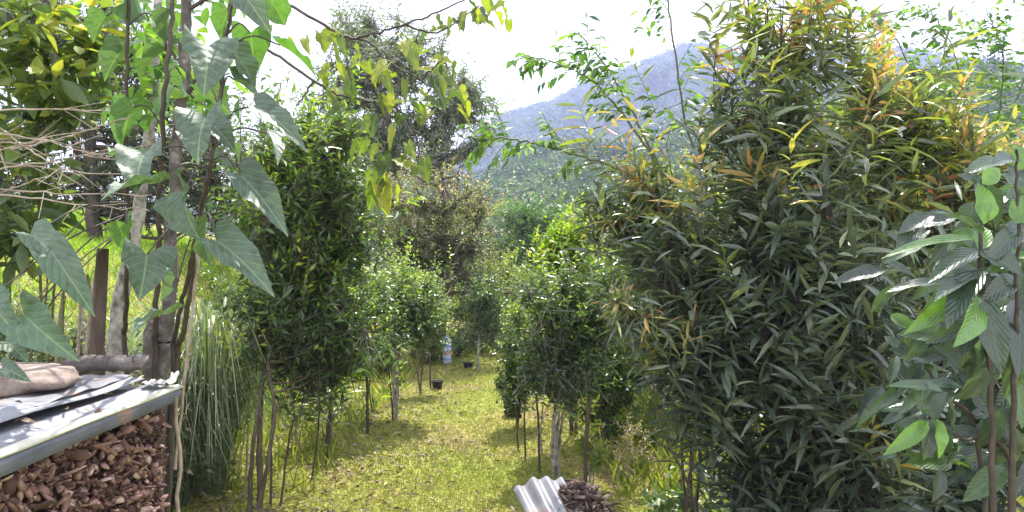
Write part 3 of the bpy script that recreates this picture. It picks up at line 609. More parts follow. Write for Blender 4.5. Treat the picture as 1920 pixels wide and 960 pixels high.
# slender small-leaved shoots with explicit stems
def shoots(name, label, base, stems, n_side, L_, W_, mat, per=7, side=.28, start=.35, droop=.35, twr=.004, stemmat='green_stem', cat='tree', r0=.011, stemmats=None, tpl=TO):
    root = empty(name, base, label, cat); PP = []; DD = []
    for s in stems:
        mb = MB()
        c = curve([np.array(base)]+[np.array(p) for p in s], 10, .004)
        tube(mb, c, np.linspace(r0, .0035, len(c)), 6)
        n = len(c)
        for q in range(n_side):
            t = start+(1-start)*(q+R.random()*.7)/n_side; i = min(n-2, int(t*(n-1))); p = c[i]; tg = nrmz(c[i+1]-c[i])
            out_ = nrmz(np.cross(tg, R.normal(size=3))); d = nrmz(tg*.55+out_*.8+np.array([0, 0, .1])); ln = side*(.5+.8*R.random())*(1.25-.6*t)
            cc = curve([p, p+d*ln*.5+np.array([0, 0, .02]), p+d*ln+np.array([0, 0, -.05*ln])], 4)
            sticks(mb, cc[:-1], cc[1:], twr*.6, twr*.45, 4)
            for k in range(per):
                tt = (k+1)/per; j = min(len(cc)-2, int(tt*(len(cc)-1))); pp = cc[0]+(cc[-1]-cc[0])*tt; sg = 1 if k % 2 else -1
                sd = nrmz(np.cross(nrmz(cc[j+1]-cc[j]), np.array([0, 0, 1.])+R.normal(0, .3, 3)))*sg
                PP.append(pp); DD.append(nrmz(nrmz(cc[j+1]-cc[j])*.5+sd*.8*(1 if k < per-1 else .1)+np.array([0, 0, -droop])+R.normal(0, .12, 3)))
        mb.build('stem', M[stemmat], root, True)
    PP = np.array(PP); DD = np.array(DD); n = len(PP)
    leaves('foliage', tpl, PP, DD, np.array([0, 0, .8])+R.normal(0, .4, (n, 3)), L_*(.7+.5*R.random(n)), W_*(.8+.4*R.random(n)), mat, root, .2)
    return root
Y0 = 4.9
shoots('slender_tree', 'slender open tree with small oval leaves crossing in front of the mountain', gbase(1340, Y0),
       [[P(1290, 480, Y0), P(1262, 370, Y0), P(1190, 220, Y0), P(1140, 130, Y0), P(1085, 60, Y0)],
        [P(1285, 470, Y0), P(1225, 300, Y0), P(1130, 170, Y0+.1), P(1050, 120, Y0+.2), P(975, 105, Y0+.3)],
        [P(1275, 450, Y0), P(1180, 330, Y0-.1), P(1060, 285, Y0-.2), P(960, 260, Y0-.3), P(905, 262, Y0-.3)]],
       19, .075, .030, M['small'], per=8, side=.24, start=.52)
shoots('slender_tree', 'tall upright small-leaved shoots rising above the bronze tips to the top edge', gbase(1400, 5.1),
       [[P(1360, 450, 5.1), P(1290, 250, 5.1), P(1255, 20, 5.1), P(1240, -60, 5.1)], [P(1400, 400, 5.1), P(1420, 150, 5.1), P(1400, -10, 5.1), P(1380, -80, 5.1)],
        [P(1420, 400, 5.2), P(1500, 100, 5.2), P(1560, 0, 5.2), P(1600, -60, 5.2)]],
       18, .075, .030, M['small'], per=8, side=.26, start=.5)
shoots('slender_tree', 'airy small-leaved tree against the white sky in the upper right corner', gbase(1800, 6.5),
       [[P(1780, 450, 6.5), P(1740, 250, 6.5), P(1690, 90, 6.5), P(1640, 20, 6.5)], [P(1800, 450, 6.5), P(1810, 230, 6.5), P(1790, 100, 6.5), P(1740, 10, 6.5)],
        [P(1820, 450, 6.5), P(1870, 230, 6.5), P(1880, 100, 6.5), P(1850, 20, 6.5)], [P(1840, 400, 6.5), P(1900, 200, 6.5), P(1960, 60, 6.5)], [P(1790, 420, 6.6), P(1700, 240, 6.6), P(1610, 130, 6.6)]],
       26, .09, .034, M['small'], per=8, side=.36, start=.5)

# veined broad-leaved plant, right front
def placed_leaves(root, spec, Yd, mat, tpl, name='foliage', stems=None, jitter=.02, facing=.75, bend=.22):
    pos = []; d = []; nr = []; L_ = []; W_ = []; tt = []
    for (bu, bv, tu, tv, w, yy, dy, ti) in spec:
        a = P(bu, bv, yy); b_ = P(tu, tv, yy+dy); v_ = b_-a; pos.append(a); d.append(v_); L_.append(np.linalg.norm(v_)*1.06); W_.append(w*yy/F); tt.append(ti)
        dn = nrmz(v_); q = np.array([R.normal(0, .25), -facing, 1.0-facing*.3]); nr.append(q+R.normal(0, .25, 3))
    return leaves(name, tpl, np.array(pos), np.array(d), np.array(nr), np.array(L_), np.array(W_), mat, root, bend, np.array(tt))
YB = 2.5
rb = gbase(1870, YB); root = empty('broad_leaved_plant', rb, 'close plant with large shiny ribbed leaves hanging at the right edge', 'plant')
mb = MB(); spec = []
stemsB = [[rb, P(1860, 800, YB), P(1845, 600, YB), P(1838, 430, YB), P(1845, 330, YB)], [rb, P(1900, 800, YB), P(1905, 600, YB), P(1908, 420, YB), P(1905, 280, YB)], [rb, P(1840, 860, YB+.2), P(1770, 740, YB+.2), P(1735, 690, YB+.2)],
          [rb, P(1900, 900, YB+.1), P(1800, 820, YB+.1), P(1740, 780, YB+.1)]]
for s in stemsB: mb = MB(); tube(mb, curve(s, 8, .003), np.linspace(.011, .004, 8*(len(s)-1)+1), 6); mb.build('stem', M['dark_stem'], root, True)
hand = [(1845, 420, 1846, 335, 60, 0, .95), (1842, 440, 1760, 365, 45, -.1, .2), (1835, 450, 1655, 440, 40, -.1, .85), (1840, 470, 1745, 500, 50, -.15, .3), (1840, 480, 1850, 400, 50, .1, .9), (1838, 470, 1925, 505, 60, -.1, .3), (1838, 505, 1770, 590, 62, -.15, .3),
        (1836, 540, 1700, 620, 50, -.05, .9), (1845, 560, 1885, 700, 65, -.1, .25), (1840, 575, 1770, 690, 62, -.05, .1), (1838, 560, 1825, 640, 60, -.2, .95), (1842, 590, 1850, 720, 60, 0, .2), (1905, 420, 1945, 350, 60, 0, .9), (1908, 320, 1915, 265, 50, 0, .9),
        (1905, 300, 1870, 290, 45, -.1, .3), (1908, 430, 1860, 480, 50, -.1, .3), (1908, 560, 1925, 690, 70, -.2, .2), (1908, 620, 1900, 760, 70, 0, .6), (1905, 520, 1850, 560, 50, -.1, .2), (1838, 520, 1755, 520, 50, -.2, .2), (1900, 700, 1930, 800, 70, -.1, .85),
        (1775, 735, 1740, 790, 40, 0, .3), (1770, 735, 1680, 700, 34, -.1, .6), (1775, 745, 1800, 830, 45, 0, .2), (1740, 790, 1672, 850, 40, -.1, .92), (1745, 790, 1742, 865, 48, -.05, .3), (1755, 785, 1775, 862, 42, -.05, .97), (1765, 790, 1800, 870, 40, .05, .3),
        (1840, 350, 1800, 320, 40, 0, .3), (1842, 345, 1880, 310, 40, 0, .95), (1836, 600, 1735, 640, 44, 0, .4), (1800, 700, 1760, 640, 40, 0, .3), (1850, 690, 1800, 760, 55, 0, .3), (1880, 760, 1840, 850, 55, 0, .2), (1885, 800, 1920, 880, 60, 0, .3)]
spec = [(a, b_, c, d_, w, YB+R.normal(0, .05), dy, t_) for (a, b_, c, d_, w, dy, t_) in hand]
for q in range(120):
    u = 1960-230*R.random()**1.3; v_ = R.uniform(300, 900); an = R.uniform(-.3, PI+.3); l = R.uniform(70, 115)
    spec.append((u, v_, u+math.cos(an)*l, v_+math.sin(an)*l*.8, R.uniform(38, 58), YB+R.uniform(.1, .5), R.uniform(-.1, .1), R.random()*.9))
for q in range(45):
    u = R.uniform(1650, 1800); v_ = R.uniform(430, 860); an = R.uniform(-.3, PI+.3); l = R.uniform(60, 115)
    spec.append((u, v_, u+math.cos(an)*l, v_+math.sin(an)*l*.8, R.uniform(22, 44), YB+R.uniform(.3, .9), R.uniform(-.1, .1), R.random()*.9))
spec = [(a, b_, a+(c-a)*.88, b_+(d_-b_)*.88, w*.82, y_, dy, t_) for (a, b_, c, d_, w, y_, dy, t_) in spec]
placed_leaves(root, spec, YB, M['broad'], TB)

# small bushes in front right
def lowbush(name, label, u, Y_, z, rx, rz, mat, n, L_, W_, tpl=TS, stem='dry_twig', **k):
    b_ = gbase(u, Y_); c = np.array([b_[0], b_[1], b_[2]+z])
    return plant(name, label, 'bush', b_, [(c, rx, rx*.8, rz, 1)], M[mat], M[stem], ntwig=n, per=7, L=L_, W=W_, tpl=tpl, nstem=6, trunk_r=.007, nlimb=12, twig=.12, parts=('stem', 'foliage', 'x'), **k)
lowbush('dry_bush', 'straw coloured twiggy bush on the ground right of the thick dark post', 1180, 5.9, .28, .18, .24, 'tan', 60, .04, .012)
lowbush('weed_plant', 'pale yellow green weeds under the left edge of the big shrub', 1220, 7.2, .35, .35, .35, 'weed', 220, .06, .022)
lowbush('weed_plant', 'yellow green weed thicket seen just left of the big shrub stems', 1300, 7.8, .45, .42, .45, 'weed', 330, .06, .022)
lowbush('weed_plant', 'whitish green seedling at the foot of the thick dark post', 1105, 5.75, .35, .10, .16, 'weed', 26, .07, .035, TO)
lowbush('weed_plant', 'dark leafy ground plant in the bottom right middle', 1290, 4.9, .12, .24, .16, 'citrus2', 90, .09, .045, TO)
lowbush('weed_plant', 'sunlit weeds showing through under the right shrub at the corner', 1860, 6.5, .4, .7, .4, 'weed', 260, .09, .03)
lowbush('weed_plant', 'pale weeds at the foot of the front left tree', 545, 7.8, .15, .5, .18, 'weed', 160, .05, .02)
lowbush('weed_plant', 'pale stalky plant with small cream leaves behind the leaning stakes', 560, 6.8, .38, .25, .3, 'weed', 70, .06, .03)

#%%LEFT
YH = 2.9
hb = gbase(300, 3.7); root = empty('heart_leaved_plant', hb, 'close tall plant with big grey green heart shaped leaves on dark stems', 'plant')
mb = MB()
st = [[hb+np.array([-.1, .15, 0]), P(236, 680, 3.85), P(236, 600, 3.75), P(240, 400, 3.1), P(236, 200, 3.0), P(245, -60, 2.9)],
      [hb, P(290, 700, 3.65), P(292, 600, 3.5), P(300, 420, 3.2), P(306, 220, 2.9), P(325, 0, 2.9), P(335, -80, 2.9)],
      [hb+np.array([0, .02, 0]), P(328, 700, 3.7), P(345, 620, 3.55), P(368, 460, 3.3), P(390, 330, 2.9), P(412, 180, 2.9), P(440, -60, 2.9)],
      [hb+np.array([0, .05, 0]), P(322, 700, 3.7), P(352, 520, 3.4), P(378, 400, 2.95)]]
smb = [MB() for s in st]
for mb, s in zip(smb, st): tube(mb, curve(s, 10, .003), np.linspace(.015, .006, 10*(len(s)-1)+1), 7, .05)
heart = [ # base u,v, tip u,v, width, dy, tint
 (388, 88, 392, 160, 110, -.12, .2), (385, 220, 352, 292, 100, -.12, .2), (392, 228, 442, 268, 60, -.08, .1), (270, 290, 240, 340, 90, -.15, .2), (290, 345, 165, 328, 62, -.2, .3), (345, 360, 342, 458, 112, -.1, .4), (452, 330, 550, 418, 78, -.12, .1),
 (408, 452, 522, 530, 82, -.12, .2), (275, 478, 268, 556, 104, -.1, .25), (318, 588, 220, 592, 50, -.2, .3), (95, 470, 176, 582, 72, -.1, .4), (45, 590, 124, 672, 92, -.12, .5), (-20, 560, 20, 625, 80, -.1, .5), (60, 440, 128, 490, 70, -.1, .3), (10, 640, 45, 660, 50, -.1, .3),
 (480, 200, 580, 246, 60, -.15, .1), (470, 62, 478, 138, 80, .12, .95), (525, 85, 622, 132, 50, .1, .95), (505, -5, 550, 66, 60, .1, .9), (450, -20, 500, 45, 70, -.1, .1), (260, -20, 250, 40, 150, .1, .7), (310, 95, 232, 130, 70, .1, .7), (380, 165, 440, 205, 60, .1, .7),
 (250, 200, 210, 270, 70, .12, .8), (236, 90, 180, 130, 70, .1, .6), (300, 40, 360, 70, 70, .1, .7), (400, 300, 460, 320, 50, .05, .5), (300, 215, 250, 230, 60, .1, .8), (236, 420, 225, 470, 60, .1, .9), (320, 20, 290, 80, 70, .1, .6), (440, 100, 500, 170, 60, .05, .5), (430, 20, 400, 60, 60, .1, .8),
 (405, 240, 480, 300, 60, .1, .6), (500, 250, 545, 290, 45, -.1, .1), (340, 140, 330, 190, 55, .1, .7), (245, 300, 200, 250, 60, .15, .7), (440, 150, 520, 190, 55, .1, .6), (200, 30, 160, 60, 60, .1, .7), (390, 410, 350, 500, 60, .2, .6), (300, 500, 340, 560, 50, .2, .5), (5, 690, 40, 700, 40, -.1, .2)]
spec = []; allst = np.concatenate([curve(s, 10) for s in st]); stid = np.concatenate([np.full(10*(len(s)-1)+1, i) for i, s in enumerate(st)])
for (a, b_, c, d_, w, dy, t_) in heart:
    yy = YH-.2*(dy < 0)-R.random()*.15+.15*(dy > 0); c = a+(c-a)*.80; d_ = b_+(d_-b_)*.80; spec.append((a, b_, c, d_, w*.96, yy, dy, t_))
    p = P(a, b_, yy); am = int(np.argmin(np.linalg.norm(allst-p-np.array([0, 0, -.05]), axis=1))); cand = allst[am]; mb = smb[stid[am]]
    if np.linalg.norm(cand-p) < .9:
        cc = curve([cand, (cand+p)/2+np.array([0, 0, .04]), p], 4); sticks(mb, cc[:-1], cc[1:], .0035, .003, 4)
placed_leaves(root, spec, YH, M['heart'], TH, facing=.6, bend=.33)
for mb in smb: mb.build('stem', M['dark_stem'], root, True)

# branch with hanging yellow leaves
base_p = P(330, 130, 3.9)
hroot = empty('overhanging_tree', gbase(335, 3.9), 'grey trunk with thin bent branches and hanging yellow green leaves against the sky', 'tree')
mb = MB(); tb_ = gbase(285, 3.9)
tube(mb, curve([tb_, P(302, 690, 3.9), P(310, 630, 3.9), P(318, 520, 3.9), P(330, 300, 3.9), P(345, 120, 3.9), P(350, -80, 3.9)], 8, .005), np.linspace(.040, .024, 49), 9, .10)
tube(mb, curve([P(312, 640, 3.9), P(290, 600, 3.88), P(280, 690, 3.85), gbase(270, 3.85)], 8, .004), np.linspace(.02, .04, 25), 8, .08)
mb.build('trunk', M['grey_bark'], hroot, True)
mb = MB(); Yk = 3.6
brs = [[P(348, 20, 3.9), P(450, -30, 3.8), P(550, 14, Yk), P(640, 66, Yk), P(690, 78, Yk), P(730, 118, Yk), P(790, 150, Yk), P(860, 200, Yk)],
       [P(340, 200, 3.9), P(430, 60, 3.8), P(500, 92, Yk), P(588, 152, Yk), P(640, 180, Yk), P(700, 192, Yk), P(712, 230, Yk)],
       [P(670, 70, Yk), P(740, 52, Yk), P(800, 30, Yk), P(870, 0, Yk), P(930, -20, Yk)], [P(648, 68, Yk), P(650, 110, Yk), P(662, 170, Yk)], [P(588, 152, Yk), P(570, 180, Yk), P(555, 200, Yk)], [P(700, 190, Yk), P(730, 240, Yk), P(715, 300, Yk), P(712, 350, Yk)],
       [P(790, 150, Yk), P(810, 130, Yk), P(830, 110, Yk)], [P(700, 170, Yk), P(760, 220, Yk), P(785, 280, Yk), P(775, 320, Yk)], [P(760, 45, Yk), P(820, 60, Yk), P(900, 10, Yk)]]
for q, s in enumerate(brs): c = curve(s, 7, .003); tube(mb, c, np.linspace(.010 if q < 2 else .006, .0025, len(c)), 6)
allb = np.concatenate([curve(s, 7) for s in brs])
mb.build('branch', M['dark_stem'], hroot, True)
clus = [(620, 75, 4), (625, 150, 5), (640, 180, 4), (660, 100, 3), (680, 120, 4), (710, 140, 3), (770, 80, 5), (790, 95, 4), (815, 115, 4), (835, 45, 2), (850, 160, 4), (820, 160, 4), (760, 170, 4), (780, 195, 5), (740, 150, 3), (800, 200, 4), (700, 210, 4), (720, 240, 3), (700, 330, 4), (720, 330, 4), (735, 300, 4), (765, 310, 4), (780, 270, 4), (690, 260, 4), (910, 20, 7), (890, 30, 5), (930, 30, 4), (650, 230, 3), (860, 190, 3), (840, 130, 3), (600, 90, 3), (520, 60, 2), (780, 60, 3), (875, 10, 3), (640, 120, 3), (665, 175, 4), (755, 130, 3)]
spec = []; 
for (u, v_, n) in clus:
    for k in range(max(1, round(n*.8))):
        a = u+R.normal(0, 16); b_ = v_+R.normal(0, 12); an = R.normal(PI/2, .95); l = R.uniform(20, 40)
        spec.append((a, b_, a+math.cos(an)*l, b_+math.sin(an)*l, R.uniform(14, 30), Yk+R.normal(0, .12), R.uniform(-.06, .06), R.random()))
spec += [(703, 350, 694, 392, 38, Yk, 0, .3), (722, 345, 722, 404, 38, Yk, 0, .95), (712, 340, 728, 400, 34, Yk-.03, 0, 1.), (815, 150, 818, 168, 36, Yk, -.03, .0), (838, 40, 842, 78, 28, Yk, 0, .6), (600, 62, 612, 96, 40, Yk, 0, .6)]
placed_leaves(hroot, spec, Yk, M['hang'], TH, facing=.6)

# yellowing shrub upper left
plant('yellowing_shrub', 'leafy shrub with many yellow leaves at the upper left edge', 'shrub', gbase(60, 4.1),
      [E(40, 60, 3.6, 110, 90, .3), E(120, 130, 3.7, 90, 80, .3), E(50, 220, 3.6, 110, 90, .3), E(150, 40, 3.7, 60, 50, .3), E(60, 340, 3.6, 100, 70, .3), E(-20, 430, 3.6, 90, 60, .3)],
      M['yellow'], M['green_stem'], clumps=0, lvar=.9, leaders=.4, ntwig=120, per=7, L=.15, W=.058, tpl=TO, nstem=5, trunk_r=.014, nlimb=26, twig=.17, spread=70, droop=.3, toptint=.25, parts=('stem', 'foliage', 'x'), shell=.7)
# dry twigs
droot = empty('dead_branch', P(-60, 340, 3.2), 'dead pale leafless branch reaching in from the left edge', 'branch'); mb = MB()
for q, (u0, v0, u1, v1) in enumerate([(-80, 210, 240, 212), (-80, 330, 290, 270), (-80, 240, 215, 300), (-80, 290, 280, 330), (-80, 350, 285, 365), (-80, 355, 280, 395), (-80, 260, 120, 262), (0, 240, 150, 330), (-60, 300, 180, 240), (-80, 400, 90, 330), (20, 280, 250, 215)]):
    c = curve([P(u0, v0, 3.2), P((u0+u1)/2, (v0+v1)/2+R.normal(0, 8), 3.15+R.normal(0, .08)), P(u1, v1, 3.1+R.normal(0, .15))], 8, .003); mb = MB(); tube(mb, c, np.linspace(.0045, .0014, len(c)), 5)
    for k in range(6):
        i = int(R.integers(4, len(c)-2)); d = nrmz(nrmz(c[i+1]-c[i])+R.normal(0, .5, 3)); e = c[i]+d*R.uniform(.06, .2); sticks(mb, c[i:i+1], e[None], .002, .001, 4)
    mb.build('twig', M['dry_twig'], droot, True)
# post and grey trunk
mb = MB(); b_ = gbase(180, 4.1); tube(mb, [b_, P(182, 640, 4.1), P(188, 550, 4.1), P(193, 466, 4.1)], [.037, .035, .031, .028], 8, .05)
o = mb.build('wooden_post', M['stake'], origin=b_); tag(o, 'dark brown weathered post standing behind the covered wood heap', 'post')
root = empty('pale_trunked_tree', gbase(222, 4.4), 'smooth pale trunk behind the heart leaves, right of the brown post', 'tree'); mb = MB(); b_ = gbase(215, 4.4)
tube(mb, curve([b_, P(218, 640, 4.4), P(245, 480, 4.4), P(262, 380, 4.4), P(285, 200, 4.4), P(300, -60, 4.5)], 7, .003), np.linspace(.052, .022, 36), 9, .05)
mb.build('trunk', M['pale_bark'], root, True)
n = 260; ta = R.random(n); pos = np.array([P(285+R.normal(0, 75), -30+R.random()*260, 4.5+R.normal(0, .3)) for _ in range(n)]); d = R.normal(0, 1, (n, 3)); d[:, 2] -= .5
leaves('crown', TO, pos, d, np.array([0, 0, .8])+R.normal(0, .4, (n, 3)), .12, .055, M['small'], root, .2, ta)

# weeping grass clump + reeds
def clump(label, u, Y_, n, h, spread_, mat, name='weeping_grass', w=.010, cat='grass clump', droopk=1.0, seg=8, z0=0, tint=None):
    b_ = np.array(gbase(u, Y_)); b_[2] += z0; V = []; Fc = []; T = []
    for q in range(n):
        an = R.random()*2*PI; rr = abs(R.normal(0, .08)); hh = h*R.uniform(.6, 1.1); out_ = spread_*R.uniform(.25, 1.15)
        p0 = b_+np.array([math.cos(an)*rr, math.sin(an)*rr, -.02]); dr = np.array([math.cos(an), math.sin(an), 0]); sd = np.array([-math.sin(an), math.cos(an), 0])
        ww = w*R.uniform(.6, 1.3); fall = hh*R.uniform(.3, 1.0)*droopk; i0 = len(V)
        for i in range(seg+1):
            t = i/seg; c = p0+dr*out_*(t**1.25)+sd*(math.sin(q*1.7)*.10*t*t)+np.array([0, 0, hh*math.sin(min(1, t*1.25)*PI/2)-fall*max(0, t-.45)**1.6*2.6])
            wd = ww*(1-t**3*.95); tw = sd*math.cos(t*1.2+q)+np.array([0, 0, .3])*math.sin(t+q)
            V += [c-tw*wd/2, c+tw*wd/2]
        Fc += [(i0+2*i, i0+2*i+1, i0+2*i+3, i0+2*i+2) for i in range(seg)]; T += [R.random()]*seg
    mb = MB(); mb.add(np.array(V), np.array(Fc), np.array(T)); o = mb.build(name, mat, origin=b_, smooth=True); return tag(o, label, cat)
clump('tall weeping clump of long grass blades behind the corner of the wood heap', 392, 5.8, 1300, 1.45, .95, M['weep'], w=.012, droopk=.68)
clump('second weeping grass clump, darker, tucked against the left of the tall one', 330, 5.6, 420, 1.10, .80, M['weep'], w=.012, droopk=.7)
clump('upright reedy grass between the brown post and the pale trunk', 110, 5.2, 260, .9, .30, M['weep'], w=.014, droopk=.4, z0=.2)
clump('reedy grass at the left edge behind the stone', 20, 4.6, 260, 1.0, .4, M['weep'], w=.016, droopk=.4, z0=.1)
clump('loose upright reeds on the bank behind the brown post', 230, 7.0, 220, 1.0, .3, M['bankgrass'], w=.014, droopk=.4)
lowbush('fern_bush', 'brownish green tangled undergrowth at the left edge above the stone', 60, 5.0, .75, .55, .45, 'bronze', 420, .07, .025, stem='dark_stem')
lowbush('fern_bush', 'dark undergrowth behind the log and the pale trunk', 230, 5.4, .55, .5, .45, 'dark_tree', 420, .07, .025, stem='dark_stem')
for (u, yy, z, mk, lab) in [(150, 5.2, .9, 'dark_tree', 'brownish tangled bush between the canes behind the brown post'), (285, 5.3, .6, 'bronze', 'bronze green tangled bush behind the forked trunk'), (-30, 4.9, 1.0, 'dark_tree', 'dark bush cut by the left edge under the yellowing shrub')]:
    lowbush('fern_bush', lab, u, yy, z, .45, .40, mk, 330, .08, .028, stem='dark_stem')
# canes
for q in range(9):
    u = R.uniform(90, 190); yy = R.uniform(4.4, 5.4); v1 = R.uniform(500, 580)
    mb = MB(); b_ = gbase(u+R.normal(0, 10), yy); tube(mb, curve([b_, P(u, 640, yy), P(u+R.normal(0, 10), v1, yy)], 5, .002), .009, 6)
    o = mb.build('bamboo_cane', M['green_stem'] if q % 2 else M['dry_twig'], origin=b_); tag(o, 'thin cane standing in the undergrowth left of the brown post', 'cane', 'thin canes left of the brown post')
mb = MB(); b_ = gbase(318, 3.6); tube(mb, curve([P(328, 880, 3.45), P(345, 720, 3.45), P(368, 520, 3.4), P(372, 400, 3.4)], 6, .002), .007, 6); o = mb.build('leaning_stick', M['dry_twig'], origin=b_)
o.data.transform(__import__('mathutils').Matrix.Identity(4)); tag(o, 'long pale stick leaning up beside the corner of the wood heap', 'stick')

#%%HEAP
# wood heap under sheets: side face at x=-1.42, from y=.8 to y=3.3
M['chunk'] = noise_mat('wood_chunk', [(.12, (.035, .02, .017)), (.35, (.12, .066, .052)), (.6, (.25, .15, .12)), (.85, (.46, .34, .28))], 18, rough=.8, bump=.6, dist=.006, tint=True)
M['dark_core'] = noise_mat('heap_core', [(.3, (.03, .02, .016)), (.7, (.09, .055, .04))], 20, bump=1, dist=.02)
def chunkset(n, fpos, smin, smax, fd=None):
    mb = MB()
    ph = (1+5**.5)/2
    ico = nrmz(np.array([[-1, ph, 0], [1, ph, 0], [-1, -ph, 0], [1, -ph, 0], [0, -1, ph], [0, 1, ph], [0, -1, -ph], [0, 1, -ph], [ph, 0, -1], [ph, 0, 1], [-ph, 0, -1], [-ph, 0, 1]]))
    faces = np.array([[0, 11, 5], [0, 5, 1], [0, 1, 7], [0, 7, 10], [0, 10, 11], [1, 5, 9], [5, 11, 4], [11, 10, 2], [10, 7, 6], [7, 1, 8], [3, 9, 4], [3, 4, 2], [3, 2, 6], [3, 6, 8], [3, 8, 9], [4, 9, 5], [2, 4, 11], [6, 2, 10], [8, 6, 7], [9, 8, 1]])
    C = np.array([fpos(q) for q in range(n)]); S = (smin+(smax-smin)*R.random((n, 1))**1.6*1.25)*np.stack([R.uniform(.5, 1.3, n)*(1+1.3*(R.random(n) < .18)), R.uniform(.4, .9, n), R.uniform(.12, .5, n)], 1)
    K = ico[None]*(1+R.normal(0, .16, (n, 12, 1)))+R.normal(0, .12, (n, 12, 3)); K[:, :, 2] += .35*K[:, :, 0]**2*R.choice([-1, 1], (n, 1)); K = K*S[:, None]
    a = nrmz(R.normal(size=(n, 3))*np.array([1, 1, .6])); b = nrmz(np.cross(a, R.normal(size=(n, 3)))); c = np.cross(a, b)
    V = C[:, None]+K[..., 0:1]*a[:, None]+K[..., 1:2]*b[:, None]+K[..., 2:3]*c[:, None]
    mb.add(V.reshape(-1, 3), (faces[None]+(np.arange(n)*12)[:, None, None]).reshape(-1, 3), np.clip(np.repeat(R.choice([.0, .2, .38, .55, .85], n, p=[.22, .28, .25, .17, .08]), 20)+R.normal(0, .10, n*20), 0, 1))
    return mb
x0, x1, y0, y1, zt = -2.9, -1.44, .6, 3.32, 1.115
def fpos(q):
    r = R.random()
    if r < .72: return np.array([x1-abs(R.normal(0, .035)), R.uniform(y0, y1), R.uniform(0.0, zt-.01)])
    if r < .9: return np.array([R.uniform(x1-.8, x1), y1+R.normal(0, .02), R.uniform(0, zt-.01)])
    return np.array([R.uniform(x1-.5, x1), R.uniform(y0, y1), zt-.02])
mb = chunkset(14000, fpos, .009, .027)
bx = np.array([[x, y, z] for x in (x0, x1-.07) for y in (y0, y1-.02) for z in (-.02, zt-.02)]); mb.add(bx, np.array([[0, 1, 3, 2], [4, 6, 7, 5], [0, 4, 5, 1], [2, 3, 7, 6], [0, 2, 6, 4], [1, 5, 7, 3]]), .05)
o = mb.build('wood_chunk_heap', M['chunk'], origin=(x1, 2, 0)); tag(o, 'tightly packed heap of reddish brown wood chunks under the metal sheets', 'wood heap', kind='stuff')
# netting post line at the corner
mb = MB(); tube(mb, curve([(x1+.035, y1+.03, -.02), (x1+.045, y1+.02, .5), (x1+.035, y1+.03, 1.11)], 6, .006), .009, 6, .15); o = mb.build('corner_stake', M['dry_twig'], origin=(x1+.035, y1+.03, 0)); tag(o, 'rough stick standing at the corner of the wood heap', 'stake')

def metal(name, stops, rust=.0, rough=.45, metallic=.35):
    m, nt, out = mat_new(name); L = nt.links.new
    tc = nt.nodes.new('ShaderNodeTexCoord'); nz = nt.nodes.new('ShaderNodeTexNoise'); nz.inputs['Scale'].default_value = 5; nz.inputs['Detail'].default_value = 8; L(tc.outputs['Object'], nz.inputs['Vector'])
    r = ramp(nt, stops); L(nz.outputs['Fac'], r.inputs[0])
    n2 = nt.nodes.new('ShaderNodeTexNoise'); n2.inputs['Scale'].default_value = 3.2; n2.inputs['Detail'].default_value = 9; n2.inputs['Distortion'].default_value = .6; L(tc.outputs['Object'], n2.inputs['Vector'])
    rr = ramp(nt, [(.62-rust, (0, 0, 0)), (.66-rust, (1, 1, 1))]); L(n2.outputs['Fac'], rr.inputs[0])
    mx = nt.nodes.new('ShaderNodeMixRGB'); L(rr.outputs[0], mx.inputs[0]); L(r.outputs[0], mx.inputs[1]); mx.inputs[2].default_value = (.34, .19, .13, 1)
    bs = nt.nodes.new('ShaderNodeBsdfPrincipled'); L(mx.outputs[0], bs.inputs['Base Color']); bs.inputs['Roughness'].default_value = rough; bs.inputs['Metallic'].default_value = metallic
    bp = nt.nodes.new('ShaderNodeBump'); bp.inputs['Strength'].default_value = .3; bp.inputs['Distance'].default_value = .01; L(nz.outputs['Fac'], bp.inputs['Height']); L(bp.outputs[0], bs.inputs['Normal'])
    L(bs.outputs[0], out.inputs['Surface']); return m
M['tin'] = metal('weathered_zinc', [(.3, (.18, .19, .215)), (.7, (.34, .35, .39))], -.05, .5, .25)
M['tin_rust'] = metal('rusty_zinc', [(.3, (.14, .14, .155)), (.7, (.27, .27, .30))], .04, .5, .2)
M['tin_dark'] = metal('dark_zinc', [(.3, (.10, .11, .14)), (.7, (.20, .21, .26))], .0, .5, .3)
M['cream'] = noise_mat('cream_edge', [(.3, (.42, .42, .34)), (.7, (.60, .60, .48))], 6, rough=.6, bump=.1)
def sheet(prof, ya, yb, thick, wav, n=40, skew=0.0, zend=0.0):
    """prof: list of (x,z) across; runs along y; real thickness"""
    m_ = len(prof); V = []
    for side in (0, 1):
        for i in range(n+1):
            t = i/n; yy = ya+(yb-ya)*t
            for (px, pz) in prof: V.append((px+skew*t+.5*wav*math.sin(7*t+px), yy, pz+zend*t+wav*math.sin(t*9+px*5)*.6+wav*.5*math.sin(t*23+px*2)-(thick if side else 0)))
    S = (n+1)*m_; fs = []
    for i in range(n):
        for j in range(m_-1):
            a = i*m_+j; fs.append((a, a+1, a+m_+1, a+m_)); fs.append((S+a, S+a+m_, S+a+m_+1, S+a+1))
        a = i*m_; fs.append((a, a+m_, S+a+m_, S+a)); a = i*m_+m_-1; fs.append((a, S+a, S+a+m_, a+m_))
    for j in range(m_-1):
        fs.append((j, S+j, S+j+1, j+1)); a = n*m_+j; fs.append((a, a+1, S+a+1, S+a))
    return V, fs
def corr(xa, xb, z, pitch, amp, n=None):
    n = n or int(abs(xb-xa)/pitch*8); return [(xa+(xb-xa)*i/n, z+amp*math.sin(2*PI*(xa+(xb-xa)*i/n)/pitch)) for i in range(n+1)]
